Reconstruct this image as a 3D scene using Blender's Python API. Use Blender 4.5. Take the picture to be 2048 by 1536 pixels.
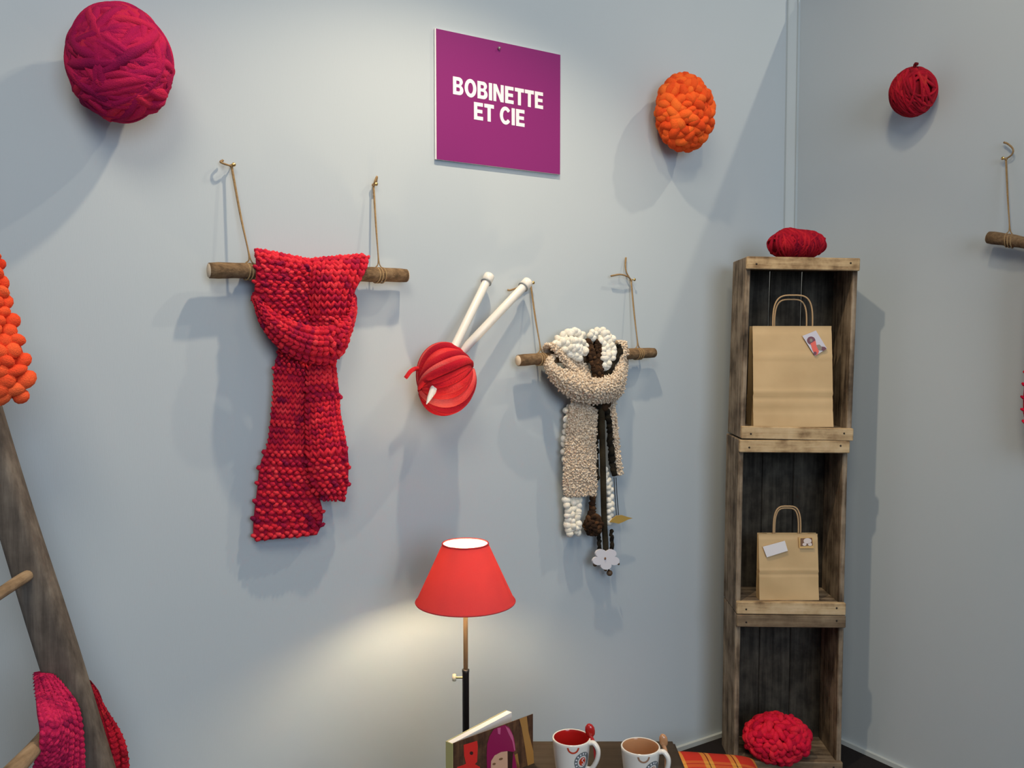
import bpy, bmesh, math, random
import numpy as np
from mathutils import Vector, Matrix, Euler

for o in list(bpy.data.objects):
    bpy.data.objects.remove(o)
scene = bpy.context.scene
COL = scene.collection
random.seed(7)
RNG = np.random.default_rng(7)

# ------------------------------------------------------------------ camera
F_PX = 1757.0
PITCH = math.radians(2.87)
CAM_H = 1.415
cam_data = bpy.data.cameras.new('camera')
cam_data.sensor_width = 36.0
cam_data.lens = 36.0 * F_PX / 2048.0
cam_data.clip_start = 0.02
cam = bpy.data.objects.new('camera', cam_data)
COL.objects.link(cam)
cam.location = (0, 0, CAM_H)
cam.rotation_euler = (math.radians(90) - PITCH, 0, 0)
scene.camera = cam

# the booth corner: left wall runs along U, right wall along N (N is also the left wall's normal)
AZ = math.radians(57.7)
U = np.array([math.sin(AZ), math.cos(AZ), 0.0])
N = np.array([math.cos(AZ), -math.sin(AZ), 0.0])
UP = np.array([0.0, 0.0, 1.0])
CORNER = np.array([1.019, 3.25, 0.0])
WALL_TOP = 2.64

def wall_pt(a, d, z):            # a: metres from the corner along the left wall, d: metres off it
    return CORNER - U * a + N * d + UP * z

# ------------------------------------------------------------------ world, lamps of the hall, added fills, exposure
world = bpy.data.worlds.new('hall')
scene.world = world
world.use_nodes = True
wbg = world.node_tree.nodes['Background']
wbg.inputs[0].default_value = (0.60, 0.77, 1.0, 1)
wbg.inputs[1].default_value = 0.20

def spot(name, loc, target, energy, color, angle, blend, radius):
    l = bpy.data.lights.new(name, 'SPOT')
    l.energy = energy; l.color = color
    l.spot_size = math.radians(angle); l.spot_blend = blend; l.shadow_soft_size = radius
    o = bpy.data.objects.new(name, l); COL.objects.link(o)
    o.location = loc
    o.rotation_euler = (Vector(target) - Vector(loc)).to_track_quat('-Z', 'Y').to_euler()
    return o
# hall spotlight behind and above the right-hand wall
spot('hall_spotlight', wall_pt(-1.25, 1.9, 5.10), wall_pt(1.3, 0, 1.6), 190, (1.0, 0.86, 0.64), 80, 0.6, 0.05)
# a second, weaker spot on the rail, turned towards the corner
spot('corner_spotlight', wall_pt(1.05, 1.15, 2.95), wall_pt(0.0, 0.75, 1.5), 20, (1.0, 0.80, 0.52), 120, 1.0, 0.06)
# warm spot on the booth's own rail above the left wall
rail_spot = spot('rail_spotlight', wall_pt(1.47, 0.63, 2.92), wall_pt(1.45, 0.17, 0.9), 80, (1.0, 0.80, 0.55), 76, 0.9, 0.028)
rail_spot.scale = (1.9, 1.0, 1.0)        # a flood with a wide, low beam
# wide soft warm fill, added above and behind the photographer
def area(name, loc, target, energy, color, size):
    l = bpy.data.lights.new(name, 'AREA'); l.energy = energy; l.color = color; l.shape = 'DISK'; l.size = size
    o = bpy.data.objects.new(name, l); COL.objects.link(o); o.location = loc
    o.rotation_euler = (Vector(target) - Vector(loc)).to_track_quat('-Z', 'Y').to_euler()
area('warm_fill_light', (-0.3, -1.2, 4.0), (0.4, 2.8, 1.0), 56, (1.0, 0.87, 0.66), 1.6)
# added cool fill without a visible source, behind the photographer on the right
area('cool_fill_light', (2.3, -3.4, 2.4), (-0.5, 2.4, 1.1), 132, (0.74, 0.86, 1.0), 3.0)

scene.view_settings.view_transform = 'Standard'
scene.view_settings.look = 'None'
scene.view_settings.gamma = 1.0
scene.view_settings.use_curve_mapping = False
scene.view_settings.exposure = 0.0

# ------------------------------------------------------------------ pixel -> place helpers
O3 = np.array([0, 0, CAM_H])
FWD = np.array([0, math.cos(PITCH), -math.sin(PITCH)])
UPC = np.array([0, math.sin(PITCH), math.cos(PITCH)])
def ray(x, y):
    return FWD + np.array([1.0, 0, 0]) * (x - 1024.0) / F_PX + UPC * (768.0 - y) / F_PX
def on_plane(x, y, p0, n):
    r = ray(x, y)
    return O3 + r * (((np.asarray(p0) - O3) @ n) / (r @ n))
def WL(x, y, d=0.0):             # on (or d in front of) the left wall
    return on_plane(x, y, CORNER + N * d, N)
def WR(x, y, d=0.0):             # on (or d in front of) the right wall
    return on_plane(x, y, CORNER - U * d, U)
def AT(x, y, Y):                 # at a distance Y into the room
    r = ray(x, y)
    return O3 + r * (Y / r[1])
def ac(p):                       # wall point -> (a, z)
    return float(-(p - CORNER) @ U), float(p[2])

def nrm(v):
    v = np.asarray(v, float)
    return v / (np.linalg.norm(v) + 1e-12)

# ------------------------------------------------------------------ materials
def mat(name, base=(.5, .5, .5), rough=.6, metal=0.0, sheen=0.0, spec=0.5):
    m = bpy.data.materials.new(name); m.use_nodes = True
    b = m.node_tree.nodes['Principled BSDF']
    b.inputs['Base Color'].default_value = (*base, 1)
    b.inputs['Roughness'].default_value = rough
    b.inputs['Metallic'].default_value = metal
    b.inputs['Specular IOR Level'].default_value = spec
    if sheen:
        b.inputs['Sheen Weight'].default_value = sheen
        b.inputs['Sheen Roughness'].default_value = .5
        b.inputs['Sheen Tint'].default_value = (*base, 1)
    return m, m.node_tree, b

def ramp(nt, stops):
    r = nt.nodes.new('ShaderNodeValToRGB')
    while len(r.color_ramp.elements) > 1:
        r.color_ramp.elements.remove(r.color_ramp.elements[-1])
    r.color_ramp.elements[0].position = stops[0][0]
    r.color_ramp.elements[0].color = (*stops[0][1], 1)
    for p, c in stops[1:]:
        e = r.color_ramp.elements.new(p); e.color = (*c, 1)
    return r

def coords(nt, scale=(1, 1, 1), per_object=False):
    tc = nt.nodes.new('ShaderNodeTexCoord'); mp = nt.nodes.new('ShaderNodeMapping')
    mp.inputs['Scale'].default_value = scale
    if per_object:
        oi = nt.nodes.new('ShaderNodeObjectInfo')
        mul = nt.nodes.new('ShaderNodeMath'); mul.operation = 'MULTIPLY'; mul.inputs[1].default_value = 37.0
        add = nt.nodes.new('ShaderNodeVectorMath'); add.operation = 'ADD'
        nt.links.new(oi.outputs['Random'], mul.inputs[0])
        nt.links.new(tc.outputs['Object'], add.inputs[0]); nt.links.new(mul.outputs[0], add.inputs[1])
        nt.links.new(add.outputs[0], mp.inputs[0])
    else:
        nt.links.new(tc.outputs['Object'], mp.inputs[0])
    return mp.outputs[0]

def noise(nt, vec, scale, detail=3, rough=.5):
    n = nt.nodes.new('ShaderNodeTexNoise')
    n.inputs['Scale'].default_value = scale; n.inputs['Detail'].default_value = detail
    n.inputs['Roughness'].default_value = rough
    nt.links.new(vec, n.inputs['Vector'])
    return n.outputs['Fac']

def bump(nt, b, fac, strength=.3, dist=.002):
    bp = nt.nodes.new('ShaderNodeBump')
    bp.inputs['Strength'].default_value = strength; bp.inputs['Distance'].default_value = dist
    nt.links.new(fac, bp.inputs['Height']); nt.links.new(bp.outputs[0], b.inputs['Normal'])

def wool(name, stops, scale=22, fibre=420, tintw=.5, sheen=.35):
    m, nt, b = mat(name, stops[-1][1], 1.0, sheen=sheen, spec=.1)
    v = coords(nt)
    at = nt.nodes.new('ShaderNodeAttribute'); at.attribute_name = 'tint'
    n1 = noise(nt, v, scale, 3)
    mx = nt.nodes.new('ShaderNodeMix'); mx.data_type = 'FLOAT'
    mx.inputs[0].default_value = tintw
    nt.links.new(n1, mx.inputs[2]); nt.links.new(at.outputs['Fac'], mx.inputs[3])
    n2 = noise(nt, v, fibre, 2)
    ad = nt.nodes.new('ShaderNodeMath'); ad.operation = 'MULTIPLY_ADD'
    ad.inputs[1].default_value = .22
    nt.links.new(n2, ad.inputs[0]); nt.links.new(mx.outputs[0], ad.inputs[2])
    sb = nt.nodes.new('ShaderNodeMath'); sb.operation = 'SUBTRACT'; sb.inputs[1].default_value = .11
    nt.links.new(ad.outputs[0], sb.inputs[0])
    r = ramp(nt, stops)
    nt.links.new(sb.outputs[0], r.inputs[0]); nt.links.new(r.outputs[0], b.inputs['Base Color'])
    bump(nt, b, n2, .7, .003)
    return m

def wood(name, axis, stops, blotch=5, grain=60, bumpy=.5):
    m, nt, b = mat(name, stops[0][1], .85, spec=.2)
    sc = {'x': (.06, 1, 1), 'y': (1, .06, 1), 'z': (1, 1, .06)}[axis]
    v = coords(nt, sc, True); v2 = coords(nt, (1, 1, 1), True)
    g = noise(nt, v, grain, 5, .65); bl = noise(nt, v2, blotch, 4, .6)
    mx = nt.nodes.new('ShaderNodeMix'); mx.data_type = 'FLOAT'; mx.inputs[0].default_value = .5
    nt.links.new(g, mx.inputs[2]); nt.links.new(bl, mx.inputs[3])
    r = ramp(nt, stops)
    nt.links.new(mx.outputs[0], r.inputs[0]); nt.links.new(r.outputs[0], b.inputs['Base Color'])
    bump(nt, b, g, bumpy, .004)
    return m

M = {}
# booth walls: pale blue-grey woven panel
m, nt, b = mat('wall_panel', (.46, .52, .56), .75, spec=.25)
v = coords(nt); vz = coords(nt, (1, 1, .08))
n1 = noise(nt, v, 1.6, 3); n2 = noise(nt, vz, 700, 2)
r = ramp(nt, [(.3, (.455, .515, .555)), (.7, (.475, .53, .57))])
nt.links.new(n1, r.inputs[0]); nt.links.new(r.outputs[0], b.inputs['Base Color'])
bump(nt, b, n2, .12, .001); M['wall'] = m
m, nt, b = mat('wall_post', (.44, .50, .53), .6, spec=.25); M['post'] = m
m, nt, b = mat('pale_skirting', (.50, .55, .56), .5); M['skirt'] = m
m, nt, b = mat('dark_carpet', (.02, .018, .018), 1.0, spec=.1)
v = coords(nt); n2 = noise(nt, v, 500, 2); r = ramp(nt, [(.3, (.012, .011, .012)), (.8, (.035, .03, .03))])
nt.links.new(n2, r.inputs[0]); nt.links.new(r.outputs[0], b.inputs['Base Color']); bump(nt, b, n2, .6, .004); M['carpet'] = m

M['red_wool'] = wool('variegated_red_wool', [(.22, (.16, .008, .045)), (.38, (.42, .012, .045)), (.55, (.66, .022, .040)), (.8, (.78, .055, .075))], 38)
M['magenta_wool'] = wool('magenta_wool', [(.2, (.14, .006, .05)), (.45, (.38, .010, .075)), (.65, (.50, .016, .070)), (.85, (.56, .03, .05))], 14)
M['orange_wool'] = wool('orange_wool', [(.2, (.60, .045, .012)), (.5, (.86, .10, .02)), (.8, (.92, .17, .03))], 20)
M['coral_wool'] = wool('coral_orange_wool', [(.2, (.66, .04, .02)), (.5, (.90, .09, .03)), (.8, (.95, .16, .05))], 20)
M['crimson_wool'] = wool('crimson_wool', [(.2, (.12, .004, .02)), (.5, (.34, .008, .022)), (.8, (.50, .02, .03))], 26)
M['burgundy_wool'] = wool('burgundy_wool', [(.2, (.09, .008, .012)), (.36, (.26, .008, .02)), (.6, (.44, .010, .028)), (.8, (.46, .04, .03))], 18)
M['cherry_wool'] = wool('cherry_roving', [(.12, (.22, .004, .018)), (.40, (.52, .012, .026)), (.65, (.70, .028, .032)), (.9, (.78, .12, .11))], 30, tintw=.8)
M['pink_red_wool'] = wool('pink_red_wool', [(.2, (.36, .006, .03)), (.5, (.68, .012, .045)), (.8, (.78, .03, .05))], 30)
M['rose_wool'] = wool('rose_wool', [(.2, (.13, .008, .05)), (.42, (.40, .012, .07)), (.65, (.62, .022, .10)), (.85, (.66, .035, .09))], 30)
M['cream_boucle'] = wool('beige_boucle', [(.15, (.40, .29, .20)), (.5, (.70, .56, .42)), (.85, (.86, .76, .62))], 120)
M['white_wool'] = wool('cream_white_wool', [(.15, (.74, .68, .56)), (.6, (.88, .84, .74)), (.9, (.92, .90, .84))], 60)
M['brown_wool'] = wool('dark_brown_wool', [(.2, (.012, .008, .006)), (.55, (.045, .024, .014)), (.85, (.13, .065, .03))], 60)
M['black_wool'] = wool('black_brown_wool', [(.2, (.008, .007, .006)), (.8, (.03, .024, .016))], 60)
M['olive_ribbon'] = wool('dark_olive_ribbon', [(.2, (.018, .015, .010)), (.8, (.045, .036, .022))], 60)
M['twine'] = wool('jute_twine', [(.2, (.22, .13, .06)), (.8, (.50, .35, .18))], 200, 900, sheen=0)
M['bark'] = wood('bark', 'x', [(.30, (.05, .032, .018)), (.5, (.17, .105, .055)), (.7, (.30, .20, .11))], 40, 130, .8)
m, nt, b = mat('cut_wood', (.72, .58, .42), .8); M['cutwood'] = m
GREY = [(.36, (.03, .022, .016)), (.45, (.12, .088, .06)), (.54, (.24, .185, .13)), (.68, (.38, .31, .23))]
TAN = [(.34, (.06, .036, .02)), (.42, (.26, .17, .09)), (.52, (.46, .33, .185)), (.66, (.58, .44, .27))]
DARK = [(.30, (.008, .007, .006)), (.45, (.032, .028, .023)), (.6, (.075, .066, .052)), (.78, (.14, .122, .095))]  # dark stained planks, deepened further to put the crates' dim shade into the colour
M['crate_side'] = wood('weathered_side_board', 'z', GREY, 9, 70)
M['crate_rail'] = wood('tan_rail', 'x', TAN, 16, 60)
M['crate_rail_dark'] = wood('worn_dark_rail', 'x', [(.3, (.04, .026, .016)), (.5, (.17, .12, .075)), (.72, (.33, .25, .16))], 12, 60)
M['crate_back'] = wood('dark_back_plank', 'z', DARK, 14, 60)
M['crate_end'] = wood('end_board', 'x', GREY, 9, 60)
M['ladder'] = wood('old_ladder_wood', 'z', [(.3, (.045, .036, .03)), (.5, (.13, .105, .085)), (.7, (.24, .20, .16))], 12, 80, .7)
M['rung'] = wood('worn_rung_wood', 'y', [(.3, (.12, .075, .04)), (.5, (.32, .22, .13)), (.75, (.46, .34, .22))], 14, 70, .6)
m, nt, b = mat('purple_print', (.225, .018, .150), .38, spec=.35); M['purple'] = m
m, nt, b = mat('white_print', (.86, .82, .85), .5); M['white_print'] = m
m, nt, b = mat('white_foam_board', (.80, .78, .78), .7); M['foam'] = m
m, nt, b = mat('brass', (.62, .42, .16), .3, 1.0); M['brass'] = m
m, nt, b = mat('steel', (.55, .55, .55), .35, 1.0); M['steel'] = m
m, nt, b = mat('dark_iron', (.03, .025, .02), .5, .6); M['iron'] = m
m, nt, b = mat('needle_plastic', (.80, .76, .69), .32, spec=.5); M['needle'] = m
m, nt, b = mat('needle_ring_grey', (.25, .27, .28), .5); M['ring_grey'] = m
# kraft paper
m, nt, b = mat('kraft_paper', (.55, .38, .19), .55, spec=.35)
v = coords(nt); vs = coords(nt, (1, 1, .05)); n1 = noise(nt, v, 9, 3); n2 = noise(nt, vs, 260, 2)
r = ramp(nt, [(.3, (.52, .355, .175)), (.7, (.60, .42, .215))]); nt.links.new(n1, r.inputs[0])
nt.links.new(r.outputs[0], b.inputs['Base Color']); bump(nt, b, n1, .25, .01); M['kraft'] = m
m, nt, b = mat('paper_cord', (.42, .28, .15), .8); M['cord'] = m
m, nt, b = mat('white_card', (.74, .72, .74), .6); M['card'] = m
m, nt, b = mat('pale_lilac_print', (.55, .53, .60), .4); M['lilac'] = m
m, nt, b = mat('maroon_print', (.13, .015, .03), .4); M['maroon'] = m
m, nt, b = mat('orange_red_print', (.72, .09, .04), .4); M['orange_print'] = m
m, nt, b = mat('olive_grey_print', (.22, .18, .12), .4); M['olive_print'] = m
m, nt, b = mat('gold_print', (.66, .42, .16), .4); M['gold_print'] = m
m, nt, b = mat('pearl_print', (.72, .62, .58), .4); M['pearl'] = m
m, nt, b = mat('brown_print', (.20, .10, .05), .4); M['brown_print'] = m
# lamp
def cloth(name, col, trans, tf):
    m = bpy.data.materials.new(name); m.use_nodes = True; nt = m.node_tree; nt.nodes.clear()
    out = nt.nodes.new('ShaderNodeOutputMaterial'); d = nt.nodes.new('ShaderNodeBsdfDiffuse'); t = nt.nodes.new('ShaderNodeBsdfTranslucent')
    mx = nt.nodes.new('ShaderNodeMixShader'); mx.inputs[0].default_value = tf
    d.inputs[0].default_value = (*col, 1); t.inputs[0].default_value = (*trans, 1)
    nt.links.new(d.outputs[0], mx.inputs[1]); nt.links.new(t.outputs[0], mx.inputs[2]); nt.links.new(mx.outputs[0], out.inputs[0])
    v = coords(nt, (1, 1, .12)); f = noise(nt, v, 320, 2)
    bp = nt.nodes.new('ShaderNodeBump'); bp.inputs['Strength'].default_value = .25; bp.inputs['Distance'].default_value = .001
    nt.links.new(f, bp.inputs['Height']); nt.links.new(bp.outputs[0], d.inputs['Normal'])
    return m
M['shade'] = cloth('red_shade_cloth', (.60, .060, .065), (.55, .055, .045), .13)
M['lining'] = cloth('white_shade_lining', (.85, .80, .70), (.75, .66, .5), .3)
m = bpy.data.materials.new('lit_bulb'); m.use_nodes = True; nt = m.node_tree; nt.nodes.clear()
out = nt.nodes.new('ShaderNodeOutputMaterial'); em = nt.nodes.new('ShaderNodeEmission')
em.inputs[0].default_value = (1, .76, .45, 1); em.inputs[1].default_value = 330
nt.links.new(em.outputs[0], out.inputs[0]); M['bulb'] = m
m, nt, b = mat('bronze_pole', (.075, .045, .02), .6, .3); M['bronze'] = m
m, nt, b = mat('black_pole', (.012, .010, .010), .45); M['black'] = m
m, nt, b = mat('ivory_knob', (.72, .62, .44), .4); M['ivory'] = m
# crockery
m, nt, b = mat('cream_glaze', (.74, .71, .66), .15, spec=.6); M['glaze'] = m
m, nt, b = mat('red_glaze', (.40, .014, .012), .12, spec=.6); M['red_glaze'] = m
m, nt, b = mat('caramel_glaze', (.46, .23, .11), .12, spec=.6); M['tan_glaze'] = m
m, nt, b = mat('grey_print', (.15, .17, .18), .3); M['grey_print'] = m
m, nt, b = mat('red_print', (.52, .05, .02), .3); M['red_print'] = m
m, nt, b = mat('caramel_print', (.34, .19, .12), .3); M['tan_print'] = m
M['table'] = wood('dark_table_wood', 'x', [(.3, (.010, .007, .005)), (.5, (.028, .020, .014)), (.75, (.05, .038, .027))], 8, 60, .2)
# album print
M['bark_print'] = wood('bark_photo_print', 'z', [(.3, (.02, .010, .006)), (.5, (.075, .034, .018)), (.7, (.17, .08, .035))], 40, 90, 0)
m, nt, b = mat('ochre_print', (.34, .17, .045), .35); M['ochre'] = m
m, nt, b = mat('scarlet_print', (.66, .028, .022), .35); M['scarlet'] = m
m, nt, b = mat('raspberry_print', (.27, .010, .075), .35); M['raspberry'] = m
m, nt, b = mat('pink_print', (.52, .10, .22), .35); M['pink'] = m
m, nt, b = mat('skin_print', (.62, .36, .24), .35); M['skin'] = m
m, nt, b = mat('dark_hair_print', (.045, .018, .014), .35); M['hair'] = m
m, nt, b = mat('page_white', (.82, .79, .76), .6); M['page'] = m
m, nt, b = mat('yellow_green_cover', (.42, .38, .16), .5); M['back_cover'] = m
# plaid
m, nt, b = mat('plaid_cloth', (.6, .1, .05), .9, spec=.1)
tc = coords(nt); sx = nt.nodes.new('ShaderNodeSeparateXYZ'); nt.links.new(tc, sx.inputs[0])
def stripes(sock):
    mul = nt.nodes.new('ShaderNodeMath'); mul.operation = 'MULTIPLY'; mul.inputs[1].default_value = 11.5
    fr = nt.nodes.new('ShaderNodeMath'); fr.operation = 'FRACT'
    nt.links.new(sock, mul.inputs[0]); nt.links.new(mul.outputs[0], fr.inputs[0])
    rr = ramp(nt, [(0, (.50, .035, .022)), (.50, (.62, .27, .05)), (.66, (.06, .012, .012)), (.70, (.64, .30, .06)), (.84, (.50, .035, .022))])
    rr.color_ramp.interpolation = 'CONSTANT'
    nt.links.new(fr.outputs[0], rr.inputs[0]); return rr.outputs[0]
mx = nt.nodes.new('ShaderNodeMix'); mx.data_type = 'RGBA'; mx.inputs[0].default_value = .25
nt.links.new(stripes(sx.outputs[0]), mx.inputs[6]); nt.links.new(stripes(sx.outputs[1]), mx.inputs[7])
nt.links.new(mx.outputs[2], b.inputs['Base Color']); M['plaid'] = m
m, nt, b = mat('felt_white', (.72, .70, .74), .9); M['felt'] = m
m, nt, b = mat('felt_gold', (.42, .27, .06), .9); M['felt_gold'] = m
m, nt, b = mat('wood_bead', (.10, .055, .025), .5); M['bead'] = m
m, nt, b = mat('amber_bead', (.30, .14, .05), .4); M['amber'] = m

# ------------------------------------------------------------------ mesh builder
bmt = bmesh.new(); bmesh.ops.create_icosphere(bmt, subdivisions=2, radius=1.0)
ICO2_V = np.array([v.co[:] for v in bmt.verts]); ICO2_F = [tuple(v.index for v in f.verts) for f in bmt.faces]; bmt.free()
bmt = bmesh.new(); bmesh.ops.create_icosphere(bmt, subdivisions=1, radius=1.0)
ICO_V = np.array([v.co[:] for v in bmt.verts]); ICO_F = [tuple(v.index for v in f.verts) for f in bmt.faces]; bmt.free()
ORIGIN = {}

class MB:
    def __init__(s):
        s.v = []; s.f = []; s.t = []; s.n = 0
    def add(s, verts, faces, tint=.5):
        verts = np.asarray(verts, float).reshape(-1, 3)
        s.v.append(verts); k = s.n
        s.f.extend([tuple(i + k for i in f) for f in faces])
        s.t.append(np.full(len(verts), tint) if np.isscalar(tint) else np.asarray(tint, float))
        s.n += len(verts)
        return s
    def box(s, c, size, A=None):
        h = np.asarray(size, float) / 2
        q = np.array([[x, y, z] for x in (-1, 1) for y in (-1, 1) for z in (-1, 1)]) * h
        if A is not None: q = q @ np.asarray(A, float)      # rows of A = local axes
        return s.add(q + np.asarray(c), [(0, 1, 3, 2), (4, 6, 7, 5), (0, 4, 5, 1), (2, 3, 7, 6), (0, 2, 6, 4), (1, 5, 7, 3)])
    def bevel_box(s, c, size, A=None, bev=.003, seg=1):
        bm = bmesh.new(); bmesh.ops.create_cube(bm, size=1.0)
        bmesh.ops.scale(bm, vec=size, verts=bm.verts)
        bmesh.ops.bevel(bm, geom=bm.edges[:], offset=bev, segments=seg, affect='EDGES')
        bm.verts.index_update()
        q = np.array([v.co[:] for v in bm.verts]); f = [tuple(v.index for v in fa.verts) for fa in bm.faces]; bm.free()
        if A is not None: q = q @ np.asarray(A, float)
        return s.add(q + np.asarray(c), f)
    def blob(s, c, ax, tint=.5, hi=False):                    # ax: 3 rows = scaled axes
        V, Fc = (ICO2_V, ICO2_F) if hi else (ICO_V, ICO_F)
        return s.add(V @ np.asarray(ax) + np.asarray(c), Fc, tint)
    def tube(s, pts, rad, sides=8, closed=False, tint=.5, cap=True, flat=1.0):
        P = np.asarray(pts, float); n = len(P)
        R = np.full(n, rad) if np.isscalar(rad) else np.asarray(rad, float)
        if closed: T = np.roll(P, -1, 0) - np.roll(P, 1, 0)
        else: T = np.gradient(P, axis=0)
        T /= (np.linalg.norm(T, axis=1)[:, None] + 1e-12)
        x = np.cross(T[0], [0, 0, 1.0])
        if np.linalg.norm(x) < .1: x = np.cross(T[0], [1.0, 0, 0])
        x = nrm(x); V = []
        ang = np.linspace(0, 2 * math.pi, sides, endpoint=False)
        for i in range(n):
            x = nrm(x - T[i] * (x @ T[i])); y = np.cross(T[i], x)
            V.append(P[i] + R[i] * (np.cos(ang)[:, None] * x + flat * np.sin(ang)[:, None] * y))
        V = np.concatenate(V); Fc = []
        m = n if closed else n - 1
        for i in range(m):
            j = (i + 1) % n
            for k in range(sides):
                k2 = (k + 1) % sides
                Fc.append((i * sides + k, i * sides + k2, j * sides + k2, j * sides + k))
        if cap and not closed:
            Fc.append(tuple(range(sides))[::-1]); Fc.append(tuple((n - 1) * sides + k for k in range(sides)))
        tt = np.repeat(tint, sides) if not np.isscalar(tint) else tint
        return s.add(V, Fc, tt)
    def lathe(s, c, prof, seg=32, A=None, cap0=False, cap1=False):
        ang = np.linspace(0, 2 * math.pi, seg, endpoint=False); V = []
        for r_, z_ in prof:
            V.append(np.stack([r_ * np.cos(ang), r_ * np.sin(ang), np.full(seg, z_)], 1))
        V = np.concatenate(V)
        if A is not None: V = V @ np.asarray(A, float)
        Fc = []
        for i in range(len(prof) - 1):
            for k in range(seg):
                k2 = (k + 1) % seg
                Fc.append((i * seg + k, i * seg + k2, (i + 1) * seg + k2, (i + 1) * seg + k))
        if cap0: Fc.append(tuple(range(seg))[::-1])
        if cap1: Fc.append(tuple((len(prof) - 1) * seg + k for k in range(seg)))
        return s.add(V + np.asarray(c), Fc)
    def plate(s, pts, nvec, thick):                           # polygon slab, pts on its back, nvec towards the front
        P = np.asarray(pts, float); k = len(P); nv = nrm(nvec)
        nn = np.zeros(3)
        for i in range(k): nn += np.cross(P[i], P[(i + 1) % k])
        if nn @ nv < 0: P = P[::-1]
        Fr = P + nv * thick
        return s.add(np.concatenate([P, Fr]), [tuple(range(k))[::-1], tuple(range(k, 2 * k))] + [(i, (i + 1) % k, k + (i + 1) % k, k + i) for i in range(k)])
    def build(s, name, m, parent=None, local=False, smooth=True, origin=None, tint=False):
        V = np.concatenate(s.v) if s.v else np.zeros((0, 3))
        me = bpy.data.meshes.new(name)
        if parent is not None:
            org = np.zeros(3) if local else ORIGIN[parent.name]
        elif origin is not None: org = np.asarray(origin, float)
        else:
            lo, hi = V.min(0), V.max(0); org = np.array([(lo[0] + hi[0]) / 2, (lo[1] + hi[1]) / 2, lo[2]])
        me.from_pydata((V - org).tolist(), [], s.f)
        if smooth: me.polygons.foreach_set('use_smooth', [True] * len(me.polygons))
        at = me.attributes.new('tint', 'FLOAT', 'POINT'); at.data.foreach_set('value', np.concatenate(s.t))
        me.materials.append(M[m] if isinstance(m, str) else m)
        me.update()
        o = bpy.data.objects.new(name, me); COL.objects.link(o)
        if parent is not None:
            o.parent = parent; ORIGIN[o.name] = ORIGIN[parent.name]
        else:
            o.location = org; ORIGIN[o.name] = org
        return o

def sharp(o, angle=40):
    """keep flat faces flat on smooth-shaded hard objects"""
    me = o.data
    me.polygons.foreach_set('use_smooth', [False] * len(me.polygons)); me.update()
    return o

def thing(name, label, cat, loc, rot=(0, 0, 0), group=None):
    o = bpy.data.objects.new(name, None); COL.objects.link(o)
    o.empty_display_size = .05
    o.location = loc; o.rotation_euler = rot
    o['label'] = label; o['category'] = cat
    if group: o['group'] = group
    ORIGIN[o.name] = np.array(loc, float)
    return o
def tag(o, label, cat, group=None):
    o['label'] = label; o['category'] = cat
    if group: o['group'] = group
    return o
def struct(o, label=None, cat=None):
    o['kind'] = 'structure'
    if label: o['label'] = label; o['category'] = cat
    return o

def catmull(ctrl, n):
    """resample control points with a Catmull-Rom spline"""
    C = np.asarray(ctrl, float); k = len(C)
    if k == 2:
        return C[0] + (C[1] - C[0]) * np.linspace(0, 1, n)[:, None]
    E_ = np.vstack([2 * C[0] - C[1], C, 2 * C[-1] - C[-2]])
    t = np.linspace(0, k - 1 - 1e-9, n); i = t.astype(int); f = (t - i)[:, None]
    p0, p1, p2, p3 = E_[i], E_[i + 1], E_[i + 2], E_[i + 3]
    return .5 * (2 * p1 + (p2 - p0) * f + (2 * p0 - 5 * p1 + 4 * p2 - p3) * f ** 2 + (3 * p1 - p0 - 3 * p2 + p3) * f ** 3)

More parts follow.
